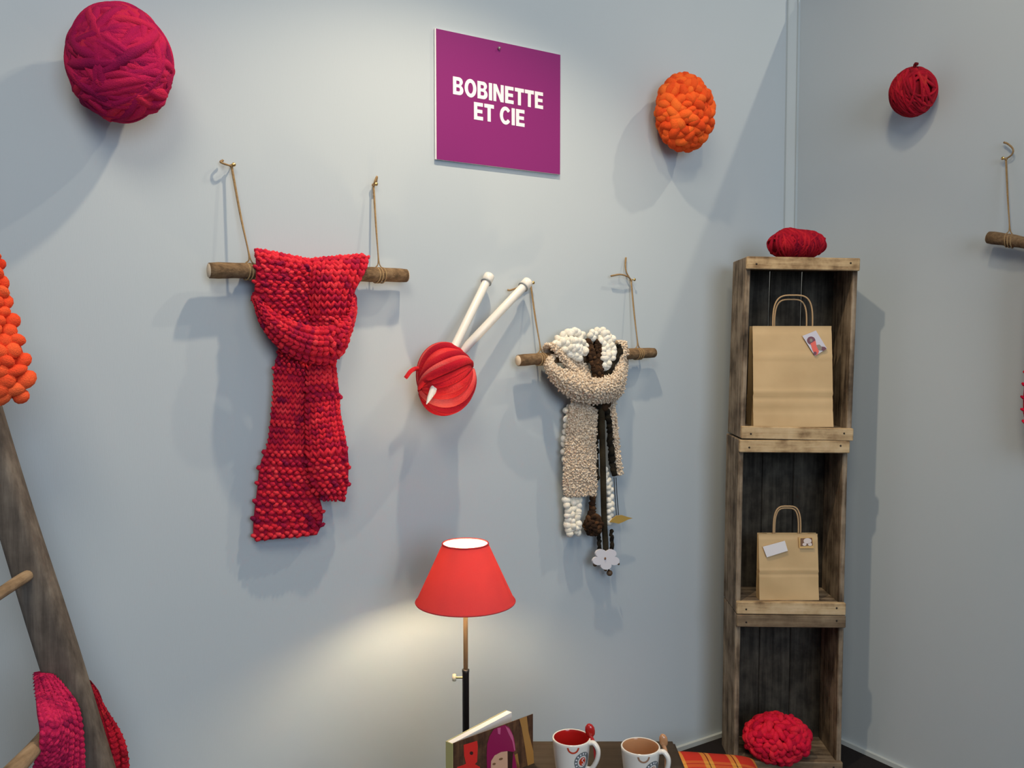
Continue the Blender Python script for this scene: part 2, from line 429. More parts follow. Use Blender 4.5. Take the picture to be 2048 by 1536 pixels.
# ------------------------------------------------------------------ knitting
def knit(mb, rows, mapf, pattern, cw, rh, out, thick=.008, jit=.12, fat=1.0, big_garter=False):
    """rows: (xl, yl, xr, yr, d_left, d_mid, d_right) control rows, top to bottom.
    A closed cloth with every stitch standing proud of it."""
    NV = 240
    R = catmull(rows, NV)
    def P(u, i):
        r = R[i]
        x = r[0] + (r[2] - r[0]) * u; y = r[1] + (r[3] - r[1]) * u
        d = r[4] + (r[6] - r[4]) * u + (r[5] - (r[4] + r[6]) / 2) * 4 * u * (1 - u)
        return mapf(x, y, d)
    mid = np.array([P(.5, i) for i in range(NV)])
    seg = np.linalg.norm(np.diff(mid, axis=0), axis=1); L = np.concatenate([[0], np.cumsum(seg)])
    width = np.mean([np.linalg.norm(P(1, i) - P(0, i)) for i in range(0, NV, 12)])
    rhs = (lambda p_: rh * (1.5 if p_ == 'garter' and big_garter else 1.0))
    S_ = [0.0]
    while S_[-1] < L[-1] - rh * .4:
        p_ = pattern((S_[-1] + rh * .5) / L[-1]) if callable(pattern) else pattern
        S_.append(S_[-1] + rhs(p_))
    S_ = np.array(S_) * (L[-1] / S_[-1]); nr = len(S_) - 1; nc = max(2, int(round(width / cw)))
    idx = lambda s: min(NV - 1, max(0, int(np.searchsorted(L, s))))
    # base cloth
    gu, gv = 2 * nc + 1, nr + 1
    G = np.zeros((gv, gu, 3)); ids = [idx(S_[k]) for k in range(gv)]
    for a, i in enumerate(ids):
        for c in range(gu): G[a, c] = P(c / (gu - 1), i)
    du = np.gradient(G, axis=1); dv = np.gradient(G, axis=0)
    NN = np.cross(du, dv); NN /= (np.linalg.norm(NN, axis=2)[:, :, None] + 1e-12)
    if NN[gv // 2, gu // 2] @ out < 0: NN = -NN
    fr = G.reshape(-1, 3); bk = (G - NN * thick).reshape(-1, 3); q = gu * gv
    Fc = []
    for a in range(gv - 1):
        for c in range(gu - 1):
            k = a * gu + c
            Fc.append((k, k + 1, k + gu + 1, k + gu)); Fc.append((q + k, q + k + gu, q + k + gu + 1, q + k + 1))
    for a in range(gv - 1):
        for c in (0, gu - 1):
            k = a * gu + c; Fc.append((k, k + gu, q + k + gu, q + k))
    for c in range(gu - 1):
        for a in (0, gv - 1):
            k = a * gu + c; Fc.append((k, k + 1, q + k + 1, q + k))
    mb.add(np.concatenate([fr, bk]), Fc, .25)
    if pattern == 'rib':
        for c in range(nc):
            u = (c + .5) / nc
            pts = np.array([P(u, i) for i in ids]); wl = np.array([np.linalg.norm(P(1, i) - P(0, i)) / nc for i in ids])
            mb.tube(pts, wl * .50, 8, tint=np.clip(.5 + RNG.uniform(-.35, .35, len(ids)), 0, 1))
    # stitches
    for rI in range(nr):
        sm = (S_[rI] + S_[rI + 1]) / 2; rh = S_[rI + 1] - S_[rI]
        i = idx(sm); i0 = max(0, i - 2); i1 = min(NV - 1, i + 2)
        vf = sm / L[-1]
        pt = pattern(vf) if callable(pattern) else pattern
        rowt = RNG.uniform(.3, .7)
        for c in range(nc):
            u = (c + .5) / nc + (0 if pt in ('stock', 'rib') else (.25 if rI % 2 else -.25) / nc)
            u = min(.98, max(.02, u))
            p = P(u, i); tu = nrm(P(min(1, u + .03), i) - P(max(0, u - .03), i)); tv = nrm(P(u, i1) - P(u, i0))
            n_ = nrm(np.cross(tu, tv))
            if n_ @ NN[min(gv - 1, rI), min(gu - 1, int(u * (gu - 1)))] < 0: n_ = -n_
            tv = nrm(tv - tu * (tv @ tu)); w = np.linalg.norm(P(1, i) - P(0, i)) / nc
            j = lambda: 1 + RNG.uniform(-jit, jit)
            tn = np.clip(rowt + RNG.uniform(-.3, .3), 0, 1)
            if pt in ('stock', 'rib'):
                for sgn in (-1, 1):
                    ax = tv * .86 + tu * sgn * -.5
                    pc = p + tu * sgn * w * .23 + (n_ * rh * .08 if pt == 'stock' else n_ * w * .34 + tv * rh * .5 * (c % 2))
                    a1 = nrm(ax); a2 = nrm(np.cross(n_, a1))
                    if pt == 'stock': mb.blob(pc, [a1 * rh * .78 * j(), a2 * w * .27 * fat * j(), n_ * w * .34 * fat * j()], tn)
                    else: mb.blob(pc, [a1 * rh * .72 * j(), a2 * w * .22 * j(), n_ * w * .24 * j()], tn)
            elif pt == 'garter':
                for e, du_, dv_ in ((1, -.25, -.20), (-1, .25, .20)):      # the two interlocking bumps of a ridge
                    a1 = nrm(tu + tv * e * .45 + tv * RNG.uniform(-.2, .2)); a2 = nrm(np.cross(n_, a1))
                    mb.blob(p + tu * w * du_ + tv * rh * dv_ * RNG.uniform(.5, 1.3) + n_ * rh * .14, [a1 * w * .46 * j(), a2 * rh * .30 * fat * j(), n_ * rh * .38 * fat * j()], np.clip(tn + RNG.uniform(-.15, .15), 0, 1))
            elif pt == 'bob':
                a1 = nrm(tu + tv * RNG.uniform(-1, 1)); a2 = nrm(np.cross(n_, a1))
                mb.blob(p + n_ * rh * RNG.uniform(.1, .4) + tu * w * RNG.uniform(-.15, .15), [a1 * w * .62 * j(), a2 * rh * .62 * fat * j(), n_ * rh * .56 * fat * j()], tn, True)
            elif pt == 'boucle':
                for _ in range(3):
                    e = RNG.normal(size=3); a1 = nrm(e); a2 = nrm(np.cross(a1, RNG.normal(size=3))); a3 = np.cross(a1, a2)
                    pc = p + tu * w * RNG.uniform(-.6, .6) + tv * rh * RNG.uniform(-.6, .6) + n_ * rh * RNG.uniform(-.1, .45)
                    k = rh * RNG.uniform(.38, .62) * fat
                    mb.blob(pc, [a1 * k * 1.35, a2 * k * .8, a3 * k * .8], RNG.uniform(.1, 1))
    return mb

def yarn_ball(mb, c, A, rad, strand, loops, axes=None, spread=1.0, wob=.05, sides=6, seg=56, core=.93, flat=1.0):
    """A: rows = unit axes of the ball, rad = its half sizes. Wound strands over a core."""
    A = np.asarray(A, float); rad = np.asarray(rad, float); c = np.asarray(c, float)
    mb.add((ICO2_V * rad * core) @ A + c, ICO2_F, .2)
    for k in range(loops):
        ax = RNG.normal(size=3)
        if axes is not None:
            ax = np.asarray(axes[k % len(axes)], float) + RNG.normal(size=3) * spread
        ax = nrm(ax); x = nrm(np.cross(ax, RNG.normal(size=3))); y = np.cross(ax, x)
        off = RNG.uniform(-.75, .75); rr = math.sqrt(1 - off * off)
        t = np.linspace(0, 2 * math.pi, seg, endpoint=False)
        ph = RNG.uniform(0, 6.28); lift = RNG.uniform(.96, 1.05)
        o_ = off + wob * np.sin(2 * t + ph)
        q = rr * (np.cos(t)[:, None] * x + np.sin(t)[:, None] * y) + o_[:, None] * ax
        q /= np.linalg.norm(q, axis=1)[:, None]
        q = q * (lift + wob * .35 * np.sin(3 * t + ph * 2))[:, None]
        tint = np.clip(RNG.uniform(.3, .7) + .25 * np.sin(t * 2 + ph), 0, 1)
        mb.tube((q * rad) @ A + c, strand * RNG.uniform(.85, 1.15), sides, True, tint, flat=flat)
    return mb

def bobble_ball(mb, c, A, rad, bob, n, elong=1.4, jit=.25):
    A = np.asarray(A, float); rad = np.asarray(rad, float); c = np.asarray(c, float)
    mb.add((ICO2_V * rad * .93) @ A + c, ICO2_F, .2)
    g = math.pi * (3 - math.sqrt(5))
    for k in range(n):
        z = 1 - 2 * (k + .5) / n; r_ = math.sqrt(1 - z * z); t = g * k
        q = np.array([r_ * math.cos(t), r_ * math.sin(t), z]) + RNG.normal(size=3) * .06
        q = nrm(q); nn = nrm((q / rad) @ A)
        p = (q * rad * RNG.uniform(.95, 1.07)) @ A + c
        e = nrm(np.cross(nn, RNG.normal(size=3))); e2 = np.cross(nn, e)
        b_ = bob * RNG.uniform(1 - jit, 1 + jit)
        mb.blob(p, [e * b_ * elong, e2 * b_ * .85, nn * b_ * .95], RNG.uniform(.1, .95), True)
    return mb

LW = [U, N, UP]        # axes of things on the left wall (along, out, up)
RW = [N, -U, UP]       # axes of things on the right wall

# ================================================================== the setting
def slab(name, p0, along, length, out, thick, z0, z1, m):
    mb = MB(); c = p0 + along * length / 2 - out * thick / 2 + UP * (z0 + z1) / 2
    mb.box(c, (length, thick, z1 - z0), [along, out, UP])
    return sharp(mb.build(name, m))
struct(slab('wall_left', CORNER + U * .04, -U, 3.4, N, .04, 0, WALL_TOP, 'wall'))
struct(slab('wall_right', CORNER, N, 2.6, -U, .04, 0, WALL_TOP, 'wall'))
mb = MB(); mb.box((0, 1.2, -.02), (6, 6, .04)); struct(sharp(mb.build('floor', 'carpet')))
# corner post: a chamfered cover strip with a narrow lip on the right-hand side
mb = MB()
prof = [(.034, 0), (.034, .008), (.030, .012), (.012, .026), (.006, .030), (0, .030), (0, 0)]
bot = np.array([wall_pt(a, d, 0) for a, d in prof]); top = bot + UP * WALL_TOP; k = len(prof)
mb.add(np.concatenate([bot, top]), [(i, (i + 1) % k, k + (i + 1) % k, k + i) for i in range(k)] + [tuple(range(k))[::-1], tuple(range(k, 2 * k))])
tr = struct(sharp(mb.build('trim_1', 'post')))
mb = MB(); mb.box(wall_pt(.005, .0315, WALL_TOP / 2), (.010, .004, WALL_TOP), [-U, N, UP]); sharp(mb.build('lip', 'post', tr))
struct(slab('baseboard_left', CORNER - U * .036 + N * .012, -U, 3.0, N, .012, 0, .015, 'skirt'))
struct(slab('baseboard_right', CORNER + N * .04 - U * .012, N, 2.4, -U, .012, 0, .015, 'skirt'))

# ================================================================== crates in the corner
CY = 2.80
def crate(y_top, y_bot, xc_top, w, tilt, depth, label, rail_bot, rail_top, gap=.0012, nrail=.041):
    pb = AT(xc_top, y_bot, CY); zt = AT(xc_top, y_top, CY)[2]; zb = max(0, pb[2])
    h = zt - zb
    X = AT(xc_top, y_top, CY)[0] - math.tan(tilt) * h
    root = thing('wooden_crate', label, 'crate', (X, CY, zb), (0, tilt, math.radians(-1.5)), 'old wooden crates stacked in the corner')
    st = .016; rd = .018
    def brd(name, c, size, m):
        b_ = MB(); b_.bevel_box(c, size, bev=.0025)
        return sharp(b_.build(name, m, root, local=True))
    for s in (-1, 1):
        brd('side_board', (s * (w / 2 - st / 2), (rd + depth) / 2, h / 2), (st, depth - rd, h - .001), 'crate_side')
    brd('end_board', (0, (rd + depth) / 2, h - .016), (w - 2 * st, depth - rd, .030), 'crate_end')
    brd('end_board', (0, (rd + depth) / 2, .016 + .012), (w - 2 * st, depth - rd, .020), 'crate_end')
    pw = (w - 2 * st) / 3
    for k in range(3):
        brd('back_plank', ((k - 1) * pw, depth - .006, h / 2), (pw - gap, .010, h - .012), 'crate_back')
    for zc, mm in ((nrail / 2, rail_bot), (h - nrail / 2, rail_top)):
        rl = brd('front_rail', (0, rd / 2, zc), (w, rd, nrail - .001), mm)
        for s in (-1, 1):
            b_ = MB(); b_.lathe((s * (w / 2 - .03), 0, zc + s * .004), [(.0032, 0), (.0026, .0012), (0.0002, .0016)], 10, [[1, 0, 0], [0, 0, 1], [0, -1, 0]])
            b_.build('nail_head', 'iron', rl, local=True)
    return root, X, zb, h
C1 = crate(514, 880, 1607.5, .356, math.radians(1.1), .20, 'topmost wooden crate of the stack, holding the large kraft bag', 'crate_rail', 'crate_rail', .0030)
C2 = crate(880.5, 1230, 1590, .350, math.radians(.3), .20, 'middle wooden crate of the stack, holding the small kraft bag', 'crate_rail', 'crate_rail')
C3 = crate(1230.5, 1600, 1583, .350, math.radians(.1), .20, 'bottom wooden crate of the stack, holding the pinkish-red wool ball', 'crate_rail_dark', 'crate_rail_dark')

# ------------------------------------------------------------------ paper bags
def bag(label, xl, xr, yt, yb, Y, zfloor, dep, crease, hx, hy, cards):
    tl, tr_ = AT(xl[0], yt, Y), AT(xr[0], yt, Y); bl, br = AT(xl[1], yb, Y), AT(xr[1], yb, Y)
    z0 = zfloor; H = tl[2] - z0
    root = thing('paper_bag', label, 'bag', ((bl[0] + br[0]) / 2, Y + dep / 2, z0), group='kraft paper bags in the crates')
    mb = MB(); nx, nz = 14, 30
    def fx(u, t):
        l = bl[0] + (tl[0] - bl[0]) * t; r_ = br[0] + (tr_[0] - br[0]) * t
        return l + (r_ - l) * u
    def fy(u, t):
        y = Y + .004 * t
        for cz, am in crease: y += am * math.exp(-((t - cz) / .018) ** 2)
        y += .0022 * math.sin(6 * u + 9 * t) * (1 - t)
        return y
    V = [(fx(i / nx, j / nz), fy(i / nx, j / nz), z0 + H * j / nz) for j in range(nz + 1) for i in range(nx + 1)]
    Fc = [(j * (nx + 1) + i, j * (nx + 1) + i + 1, (j + 1) * (nx + 1) + i + 1, (j + 1) * (nx + 1) + i) for j in range(nz) for i in range(nx)]
    mb.add(V, Fc)
    topd = dep * .40
    for u, inn in ((0, 1), (1, -1)):                       # gussets folded inwards
        V = []
        for j in range(nz + 1):
            t = j / nz; d_ = dep + (topd - dep) * t; x = fx(u, t); y = fy(u, t)
            V += [(x, y, z0 + H * t), (x + inn * .03 * t, y + d_ / 2, z0 + H * t), (x, y + d_, z0 + H * t)]
        mb.add(V, [(j * 3 + a, j * 3 + a + 1, j * 3 + a + 4, j * 3 + a + 3) for j in range(nz) for a in (0, 1)])
    V = []
    for j in (0, nz):
        t = j / nz; d_ = dep + (topd - dep) * t
        V += [(fx(0, t), fy(0, t) + d_, z0 + H * t), (fx(1, t), fy(1, t) + d_, z0 + H * t)]
    mb.add(V, [(0, 2, 3, 1)])
    mb.add([(fx(0, 0), Y, z0), (fx(1, 0), Y, z0), (fx(1, 0), Y + dep, z0), (fx(0, 0), Y + dep, z0)], [(0, 3, 2, 1)])
    mb.build('bag_body', 'kraft', root, smooth=True)
    for k, yy in enumerate((Y + .014, max(Y + topd - .003, Y + .016))):
        a_, b_ = hx[k]; A_ = AT(a_, yt, Y); B_ = AT(b_, yt, Y); T_ = AT((a_ + b_) / 2, hy[k], Y)
        hgt = T_[2] - A_[2]; w_ = B_[0] - A_[0]
        pts = [(A_[0] + .001, yy, A_[2] - .04)] + [(A_[0] + w_ * (.5 - .5 * math.copysign(abs(math.cos(q)) ** .55, math.cos(q))), yy, A_[2] + hgt * math.sin(q) ** .62) for q in np.linspace(0.02, math.pi - .02, 26)] + [(B_[0] - .001, yy, A_[2] - .04)]
        mb = MB(); mb.tube(pts, .0026, 7); mb.build('handle', 'cord', root)
    cards(root, Y)
    return root
def decal(root, name, pxs, Y, off, m, th=.0004):
    pts = [AT(x, y, Y) - np.array([0, off, 0]) for x, y in pxs]
    mb = MB(); mb.plate(pts, (0, -1, 0), th); return sharp(mb.build(name, m, root))
def ell(cx, cy, rx, ry, n=18, rot=0):
    return [(cx + rx * math.cos(t) * math.cos(rot) - ry * math.sin(t) * math.sin(rot), cy + rx * math.cos(t) * math.sin(rot) + ry * math.sin(t) * math.cos(rot)) for t in np.linspace(0, 2 * math.pi, n, endpoint=False)]
def cards1(root, Y):
    c = decal(root, 'photo_card', [(1604, 672), (1631, 661), (1653, 697), (1629, 712)], Y, .003, 'lilac', .0008)
    decal(c, 'print', ell(1621.5, 681, 8.5, 8, rot=.3), Y, .0042, 'maroon')
    decal(c, 'print', [(1620, 687), (1630, 681), (1632, 692), (1637, 703), (1634, 709), (1630, 711), (1624, 700)], Y, .0046, 'orange_print')
    decal(c, 'print', [(1632, 690), (1638, 689), (1645, 696), (1642, 701), (1636, 700)], Y, .0046, 'olive_print')
    decal(c, 'print', [(1643, 693), (1649, 694), (1652, 697), (1646, 702), (1642, 700)], Y, .0050, 'maroon')
    decal(c, 'print', ell(1621, 680.5, 3, 3.4), Y, .0050, 'olive_print')
    decal(c, 'print', ell(1629, 706.5, 3.2, 3.6), Y, .0050, 'maroon')
def cards2(root, Y):
    c = decal(root, 'white_card', [(1525, 1093), (1569, 1081), (1575, 1101), (1533, 1114)], Y, .003, 'card', .0008)
    c = decal(root, 'photo_card', [(1597, 1074), (1625, 1074), (1627, 1096), (1598, 1096)], Y, .003, 'gold_print', .0008)
    decal(c, 'print', [(1600, 1076), (1623, 1075), (1625, 1090), (1600, 1092)], Y, .0042, 'brown_print')
    decal(c, 'print', ell(1614, 1081, 8, 5.5), Y, .0048, 'pearl'); decal(c, 'print', ell(1608, 1088, 4, 3), Y, .0048, 'pearl'); decal(c, 'print', ell(1619, 1088, 4, 3), Y, .0048, 'pearl')
bag('large kraft paper bag with a colourful picture card at its top right', (1506, 1507), (1664, 1667), 652, 853, 2.835, C1[2] + .0385, .09,
    [(.34, -.004), (.30, .003), (.165, .002), (.70, -.002), (.97, .002)], [(1548, 1628), (1555, 1620)], [590, 598], cards1)
bag('small kraft paper bag with a white card and a small picture stuck on', (1518, 1519), (1636, 1638), 1068, 1206, 2.835, C2[2] + .0385, .040,
    [(.44, -.003), (.41, .003), (.97, .002)], [(1549, 1604), (1552, 1600)], [1014, 1018], cards2)

# ================================================================== wool balls
# big magenta ball
c = WL(240, 128, .112)
mb = MB(); yarn_ball(mb, c, LW, (.092, .085, .111), .0125, 84, axes=[(.2, -.1, 1), (.5, .2, .9), (-.4, .3, .9), (.1, 1, .3)], spread=.35, wob=.09, seg=64, core=.94)
tag(mb.build('yarn_ball', 'magenta_wool'), 'big magenta ball of thick wound yarn high on the wall, left of the sign', 'yarn ball')
# orange bobbly ball
c = WL(1369, 224, .080)
mb = MB(); bobble_ball(mb, c, LW, (.090, .060, .106), .0180, 230, 1.3)
tag(mb.build('yarn_ball', 'orange_wool'), 'bright orange bobbly wool ball on the wall between the sign and the corner', 'yarn ball')
# dark red ball on the right wall
c = WR(1826, 184, .070)
mb = MB(); yarn_ball(mb, c, RW, (.064, .060, .068), .0046, 90, axes=[(1, .4, .15), (.9, -.2, .4), (.8, .6, -.3)], spread=.22, wob=.05)
mb.tube(catmull([c + UP * .062 + N * .016 - U * .02, c + UP * .075 + N * .022 - U * .025, c + UP * .073 + N * .030 - U * .025], 8), .005, 7, tint=.05)
tag(mb.build('yarn_ball', 'burgundy_wool'), 'small dark red yarn ball alone on the right-hand wall', 'yarn ball')
# crimson skein on top of the crates
top_z = C1[2] + C1[3]
c = AT(1593, 489, 2.90); c[2] = top_z + .050
X3 = [np.array([1., 0, 0]), np.array([0, 1., 0]), UP]
mb = MB(); yarn_ball(mb, c, X3, (.092, .070, .044), .0042, 110, axes=[(1, .25, .2), (1, -.2, -.15), (.95, .3, 0)], spread=.16, wob=.04, core=.95)
yarn_ball(mb, c + np.array([-.026, 0, .012]), X3, (.045, .055, .037), .0042, 50, axes=[(1, .2, .6), (.9, -.2, .5)], spread=.16, wob=.04)
tag(mb.build('yarn_skein', 'crimson_wool'), 'crimson wool skein lying on top of the crate stack', 'yarn skein')
# pinkish red ball in the bottom crate
c = AT(1554, 1488, 2.83); c[2] = max(c[2], .106)
mb = MB(); bobble_ball(mb, c, X3, (.098, .078, .070), .0115, 340, 1.5, .3)
tag(mb.build('wool_ball', 'pink_red_wool'), 'pinkish-red crinkled wool ball inside the bottom crate', 'yarn ball')

# ================================================================== sign
A0, ZT = ac(WL(867, 58)); A1, ZB = ac(WL(1117, 350))
sgn = thing('sign_board', 'purple square sign with white capitals reading BOBINETTE ET CIE', 'sign', wall_pt((A0 + A1) / 2, 0, ZB))
mb = MB(); mb.box(wall_pt((A0 + A1) / 2, .005, (ZT + ZB) / 2), (A0 - A1, .006, ZT - ZB), [U, N, UP]); sharp(mb.build('backing_board', 'foam', sgn))
mb = MB(); mb.box(wall_pt((A0 + A1) / 2 - .0015, .0085, (ZT + ZB) / 2), (A0 - A1 - .004, .001, ZT - ZB - .001), [U, N, UP]); sharp(mb.build('printed_face', 'purple', sgn))

def arc(cx, cy, rx, ry, a0, a1, n=14):
    return [(cx + rx * math.cos(math.radians(t)), cy + ry * math.sin(math.radians(t))) for t in np.linspace(a0, a1, n)]
S = .235   # stem
GL = {
 'I': (.30, [[(.03, 0), (.27, 0), (.27, 1), (.03, 1)]]),
 'E': (.72, [[(.03, 0), (.68, 0), (.68, .21), (.03 + S, .21), (.03 + S, .40), (.63, .40), (.63, .60), (.03 + S, .60), (.03 + S, .79), (.67, .79), (.67, 1), (.03, 1)]]),
 'T': (.74, [[(.37 - S / 2, 0), (.37 + S / 2, 0), (.37 + S / 2, .78), (.72, .78), (.72, 1), (.02, 1), (.02, .78), (.37 - S / 2, .78)]]),
 'N': (.84, [[(.03, 0), (.03 + S - .02, 0), (.03 + S - .02, .62), (.57, 0), (.80, 0), (.80, 1), (.58, 1), (.58, .40), (.27, 1), (.03, 1)]]),
 'O': (.88, [arc(.44, .5, .42, .525, 0, 360, 41)[:-1], arc(.44, .5, .185, .31, 0, 360, 31)[:-1]]),
 'C': (.84, [arc(.44, .5, .42, .525, 38, 322, 34) + [(.66, .29)] + arc(.44, .5, .19, .31, 318, 42, 24) + [(.66, .71)]]),
 'B': (.80, [[(.03, 0), (.45, 0)] + arc(.47, .28, .29, .28, -90, 62, 14) + arc(.45, .76, .27, .24, -50, 90, 14) + [(.03, 1)],
             [(.26, .20), (.26, .42), (.42, .42)] + arc(.43, .31, .09, .11, 90, -90, 10) + [(.42, .20)],
             [(.26, .60), (.26, .80), (.41, .80)] + arc(.41, .70, .085, .10, 90, -90, 10)]),
 ' ': (.34, []),
}
def lettering(text, p_left_base, p_right_base, cap_h, root):
    aL, zL = p_left_base; aR, _ = p_right_base
    tot = sum(GL[ch][0] for ch in text) + .03 * (len(text) - 1)
    sx = (aL - aR) / tot; x = 0
    for ch in text:
        w, cons = GL[ch]
        if cons:
            cu = bpy.data.curves.new('letter', 'CURVE'); cu.dimensions = '2D'; cu.fill_mode = 'BOTH'; cu.extrude = .0003
            for con in cons:
                sp = cu.splines.new('POLY'); sp.points.add(len(con) - 1); sp.use_cyclic_u = True
                for p, q in zip(sp.points, con): p.co = ((x + q[0]) * sx, q[1] * cap_h, 0, 1)
            tmp = bpy.data.objects.new('letter_tmp', cu); COL.objects.link(tmp)
            dg = bpy.context.evaluated_depsgraph_get(); me = bpy.data.meshes.new_from_object(tmp.evaluated_get(dg))
            bpy.data.objects.remove(tmp); bpy.data.curves.remove(cu)
            me.materials.clear(); me.materials.append(M['white_print'])
            base = wall_pt(aL, .0094, zL); org = ORIGIN[root.name]
            co = np.zeros(len(me.vertices) * 3); me.vertices.foreach_get('co', co); co = co.reshape(-1, 3)
            wv = base + co[:, :1] * U + co[:, 1:2] * UP + co[:, 2:] * N - org
            me.vertices.foreach_set('co', wv.ravel()); me.update()
            o = bpy.data.objects.new('letter', me); COL.objects.link(o); o.parent = root; ORIGIN[o.name] = org
        x += w + .03
cap = ac(WL(908, 153, .009))[1] - ac(WL(908, 188.5, .009))[1]
lettering('BOBINETTE', ac(WL(905, 188, .009)), ac(WL(1087, 215, .009)), cap, sgn)
lettering('ET CIE', ac(WL(947, 238.5, .009)), ac(WL(1050, 252, .009)), cap, sgn)
mb = MB(); mb.lathe(WL(997, 97, .009), [(.0002, .008), (.004, .006), (.0045, .002), (.002, 0)], 12, [U, UP, N]); mb.build('pin', 'steel', sgn)

# ================================================================== hanging branches
def branch(mapf, axis, outv, pa, pb, da, db, rad, strings, label, glabel, cut=(1, 1)):
    A_ = mapf(*pa, da); B_ = mapf(*pb, db)
    root = thing('hanging_branch', label, 'branch', (A_ + B_) / 2, group='twine-hung branches on the booth walls')
    L = np.linalg.norm(B_ - A_); t = np.linspace(0, 1, 26)
    pts = A_ + (B_ - A_) * t[:, None]
    side = nrm(np.cross(B_ - A_, UP)); pts = pts + UP * (.0018 * np.sin(t * 9))[:, None] + side * (.0015 * np.sin(t * 7 + 1))[:, None]
    rr = rad * (1 + .05 * np.sin(t * 17) + .04 * np.sin(t * 41))
    mb = MB(); mb.tube(pts, rr, 18); bk = mb.build('bark', 'bark', root)
    for p, dr, on in ((pts[0], A_ - B_, cut[0]), (pts[-1], B_ - A_, cut[1])):
        if on:
            dd = nrm(dr); mb = MB(); x = nrm(np.cross(dd, UP)); y = np.cross(dd, x)
            mb.lathe(p, [(rad * .9, .0), (rad * .88, .002), (.0002, .003)], 18, [x, y, dd]); mb.build('cut_end', 'cutwood', root)
    ax = nrm(B_ - A_)
    for (frac, nail_px, nail_d, tailpts) in strings:
        P = A_ + (B_ - A_) * frac; Nl = mapf(*nail_px, nail_d)
        mb = MB()
        topp = P + UP * rad * 1.05
        for e in (-1, 1):                                  # doubled twine
            o_ = ax * e * .0022
            mb.tube(catmull([Nl + o_ * .6, (Nl + topp) / 2 + o_ * .5, topp + UP * .02 + o_ * .4, topp + o_ * 4.0], 26), .0017, 6, tint=RNG.uniform(.2, .9))
        for e in (-.008, 0.0, .009):                       # turns round the branch
            tt = np.linspace(0, 2 * math.pi, 26, endpoint=False)
            c_ = P + ax * e; x = UP; y = np.cross(ax, UP)
            mb.tube(c_ + (rad * 1.09) * (np.cos(tt)[:, None] * x + np.sin(tt)[:, None] * y) + ax * (.004 * np.sin(tt))[:, None], .0018, 6, True, RNG.uniform(.3, .9))
        mb.blob(Nl, np.eye(3) * .0052, .6)                 # knot at the nail and loose ends
        for tl in tailpts:
            q = [Nl] + [mapf(x_, y_, d_) for x_, y_, d_ in tl]
            mb.tube(catmull(q, 14), np.linspace(.0022, .0030, 14), 7, tint=.4)
        mb.build('twine', 'twine', root)
        mb = MB(); q = mapf(*nail_px, 0.0); oo = nrm(outv)
        x = nrm(np.cross(oo, UP)); y = np.cross(oo, x)
        Ln = nail_d + .006
        mb.lathe(q, [(.0016, -.01), (.0016, Ln - .002), (.0046, Ln - .001), (.0050, Ln), (.0036, Ln + .0014), (.0002, Ln + .002)], 12, [x, y, oo])
        tag(mb.build('nail', 'brass', origin=q), glabel.pop(0), 'nail', 'nails holding the twine')
    return root, A_, B_
BD = .042
br1, b1a, b1b = branch(WL, U, N, (418, 541), (812, 552), BD + .006, BD - .006, .0185,
    [(.185, (463, 332), .016, [[(452, 329, .024), (441, 324, .018), (446, 321, .012)]]),
     (.845, (747, 370), .012, [[(750, 362, .02), (754, 353, .014), (752, 366, .012)]])],
    'bark-covered branch on twine that carries the red knitted scarf',
    ['nail at the upper left of the red scarf, its twine knot pointing left', 'nail just above the right end of the branch with the red scarf'])
br2, b2a, b2b = branch(WL, U, N, (1036, 721), (1307, 706), BD + .004, BD - .006, .0165,
    [(.15, (1061, 566), .010, [[(1045, 572, .012), (1022, 580, .016), (1015, 580, .014)]]),
     (.87, (1262, 560), .012, [[(1255, 553, .02), (1240, 549, .024), (1222, 552, .020)], [(1253, 545, .016), (1251, 530, .010), (1252, 515, .006)]])],
    'bark-covered branch on twine that carries the beige, white and brown scarves',
    ['nail beside the cap of the longer knitting needle', 'nail with wiry loose twine ends above the right end of the beige scarf branch'])
br3, b3a, b3b = branch(WR, N, -U, (1978, 475), (2260, 520), BD, BD, .0175,
    [(.16, (2012, 318), .012, [[(2024, 309, .016), (2026, 298, .018), (2016, 288, .016), (2008, 285, .012)]])],
    'bark-covered branch cut off by the right edge of the photo',
    ['nail on the right-hand wall holding the twine of the rightmost branch'])

# ================================================================== red scarf
sc = thing('knitted_scarf', 'chunky variegated red knitted scarf looped over a branch', 'scarf', WL(620, 1080, .03))
STOCK_G = lambda cuts: (lambda v: 'garter' if any(a <= v <= b for a, b in cuts) else 'stock')
mb = MB()      # upper part, left half: over the branch and down into the loop
knit(mb, [(520, 560, 622, 560, .016, .016, .016), (513, 522, 620, 528, .019, .019, .019), (510, 501, 621, 523, .036, .044, .036), (511, 512, 620, 532, .064, .078, .058),
          (512, 548, 619, 556, .070, .092, .056), (510, 590, 618, 590, .066, .092, .052), (530, 630, 617, 627, .060, .086, .048), (556, 680, 618, 668, .055, .068, .06), (560, 720, 620, 712, .05, .06, .05)],
     WL, STOCK_G([(.30, 1)]), .0190, .0165, N, .008, .16, 1.12, False)
mb.build('folded_top', 'red_wool', sc)
mb = MB()      # upper part, right half
knit(mb, [(616, 560, 722, 562, .016, .016, .016), (617, 528, 724, 526, .019, .019, .019), (616, 523, 730, 511, .036, .044, .034), (617, 532, 737, 526, .056, .078, .060),
          (618, 556, 724, 556, .054, .094, .064), (618, 590, 707, 590, .052, .094, .062), (618, 632, 702, 630, .050, .086, .058), (618, 680, 694, 676, .058, .070, .06), (618, 720, 680, 716, .05, .06, .05)],
     WL, STOCK_G([(.12, .26), (.66, .76)]), .0190, .0165, N, .008, .16, 1.12, False)
mb.build('folded_top', 'red_wool', sc)
mb = MB()      # the loop that crosses in front (rows run from its left end to its right end)
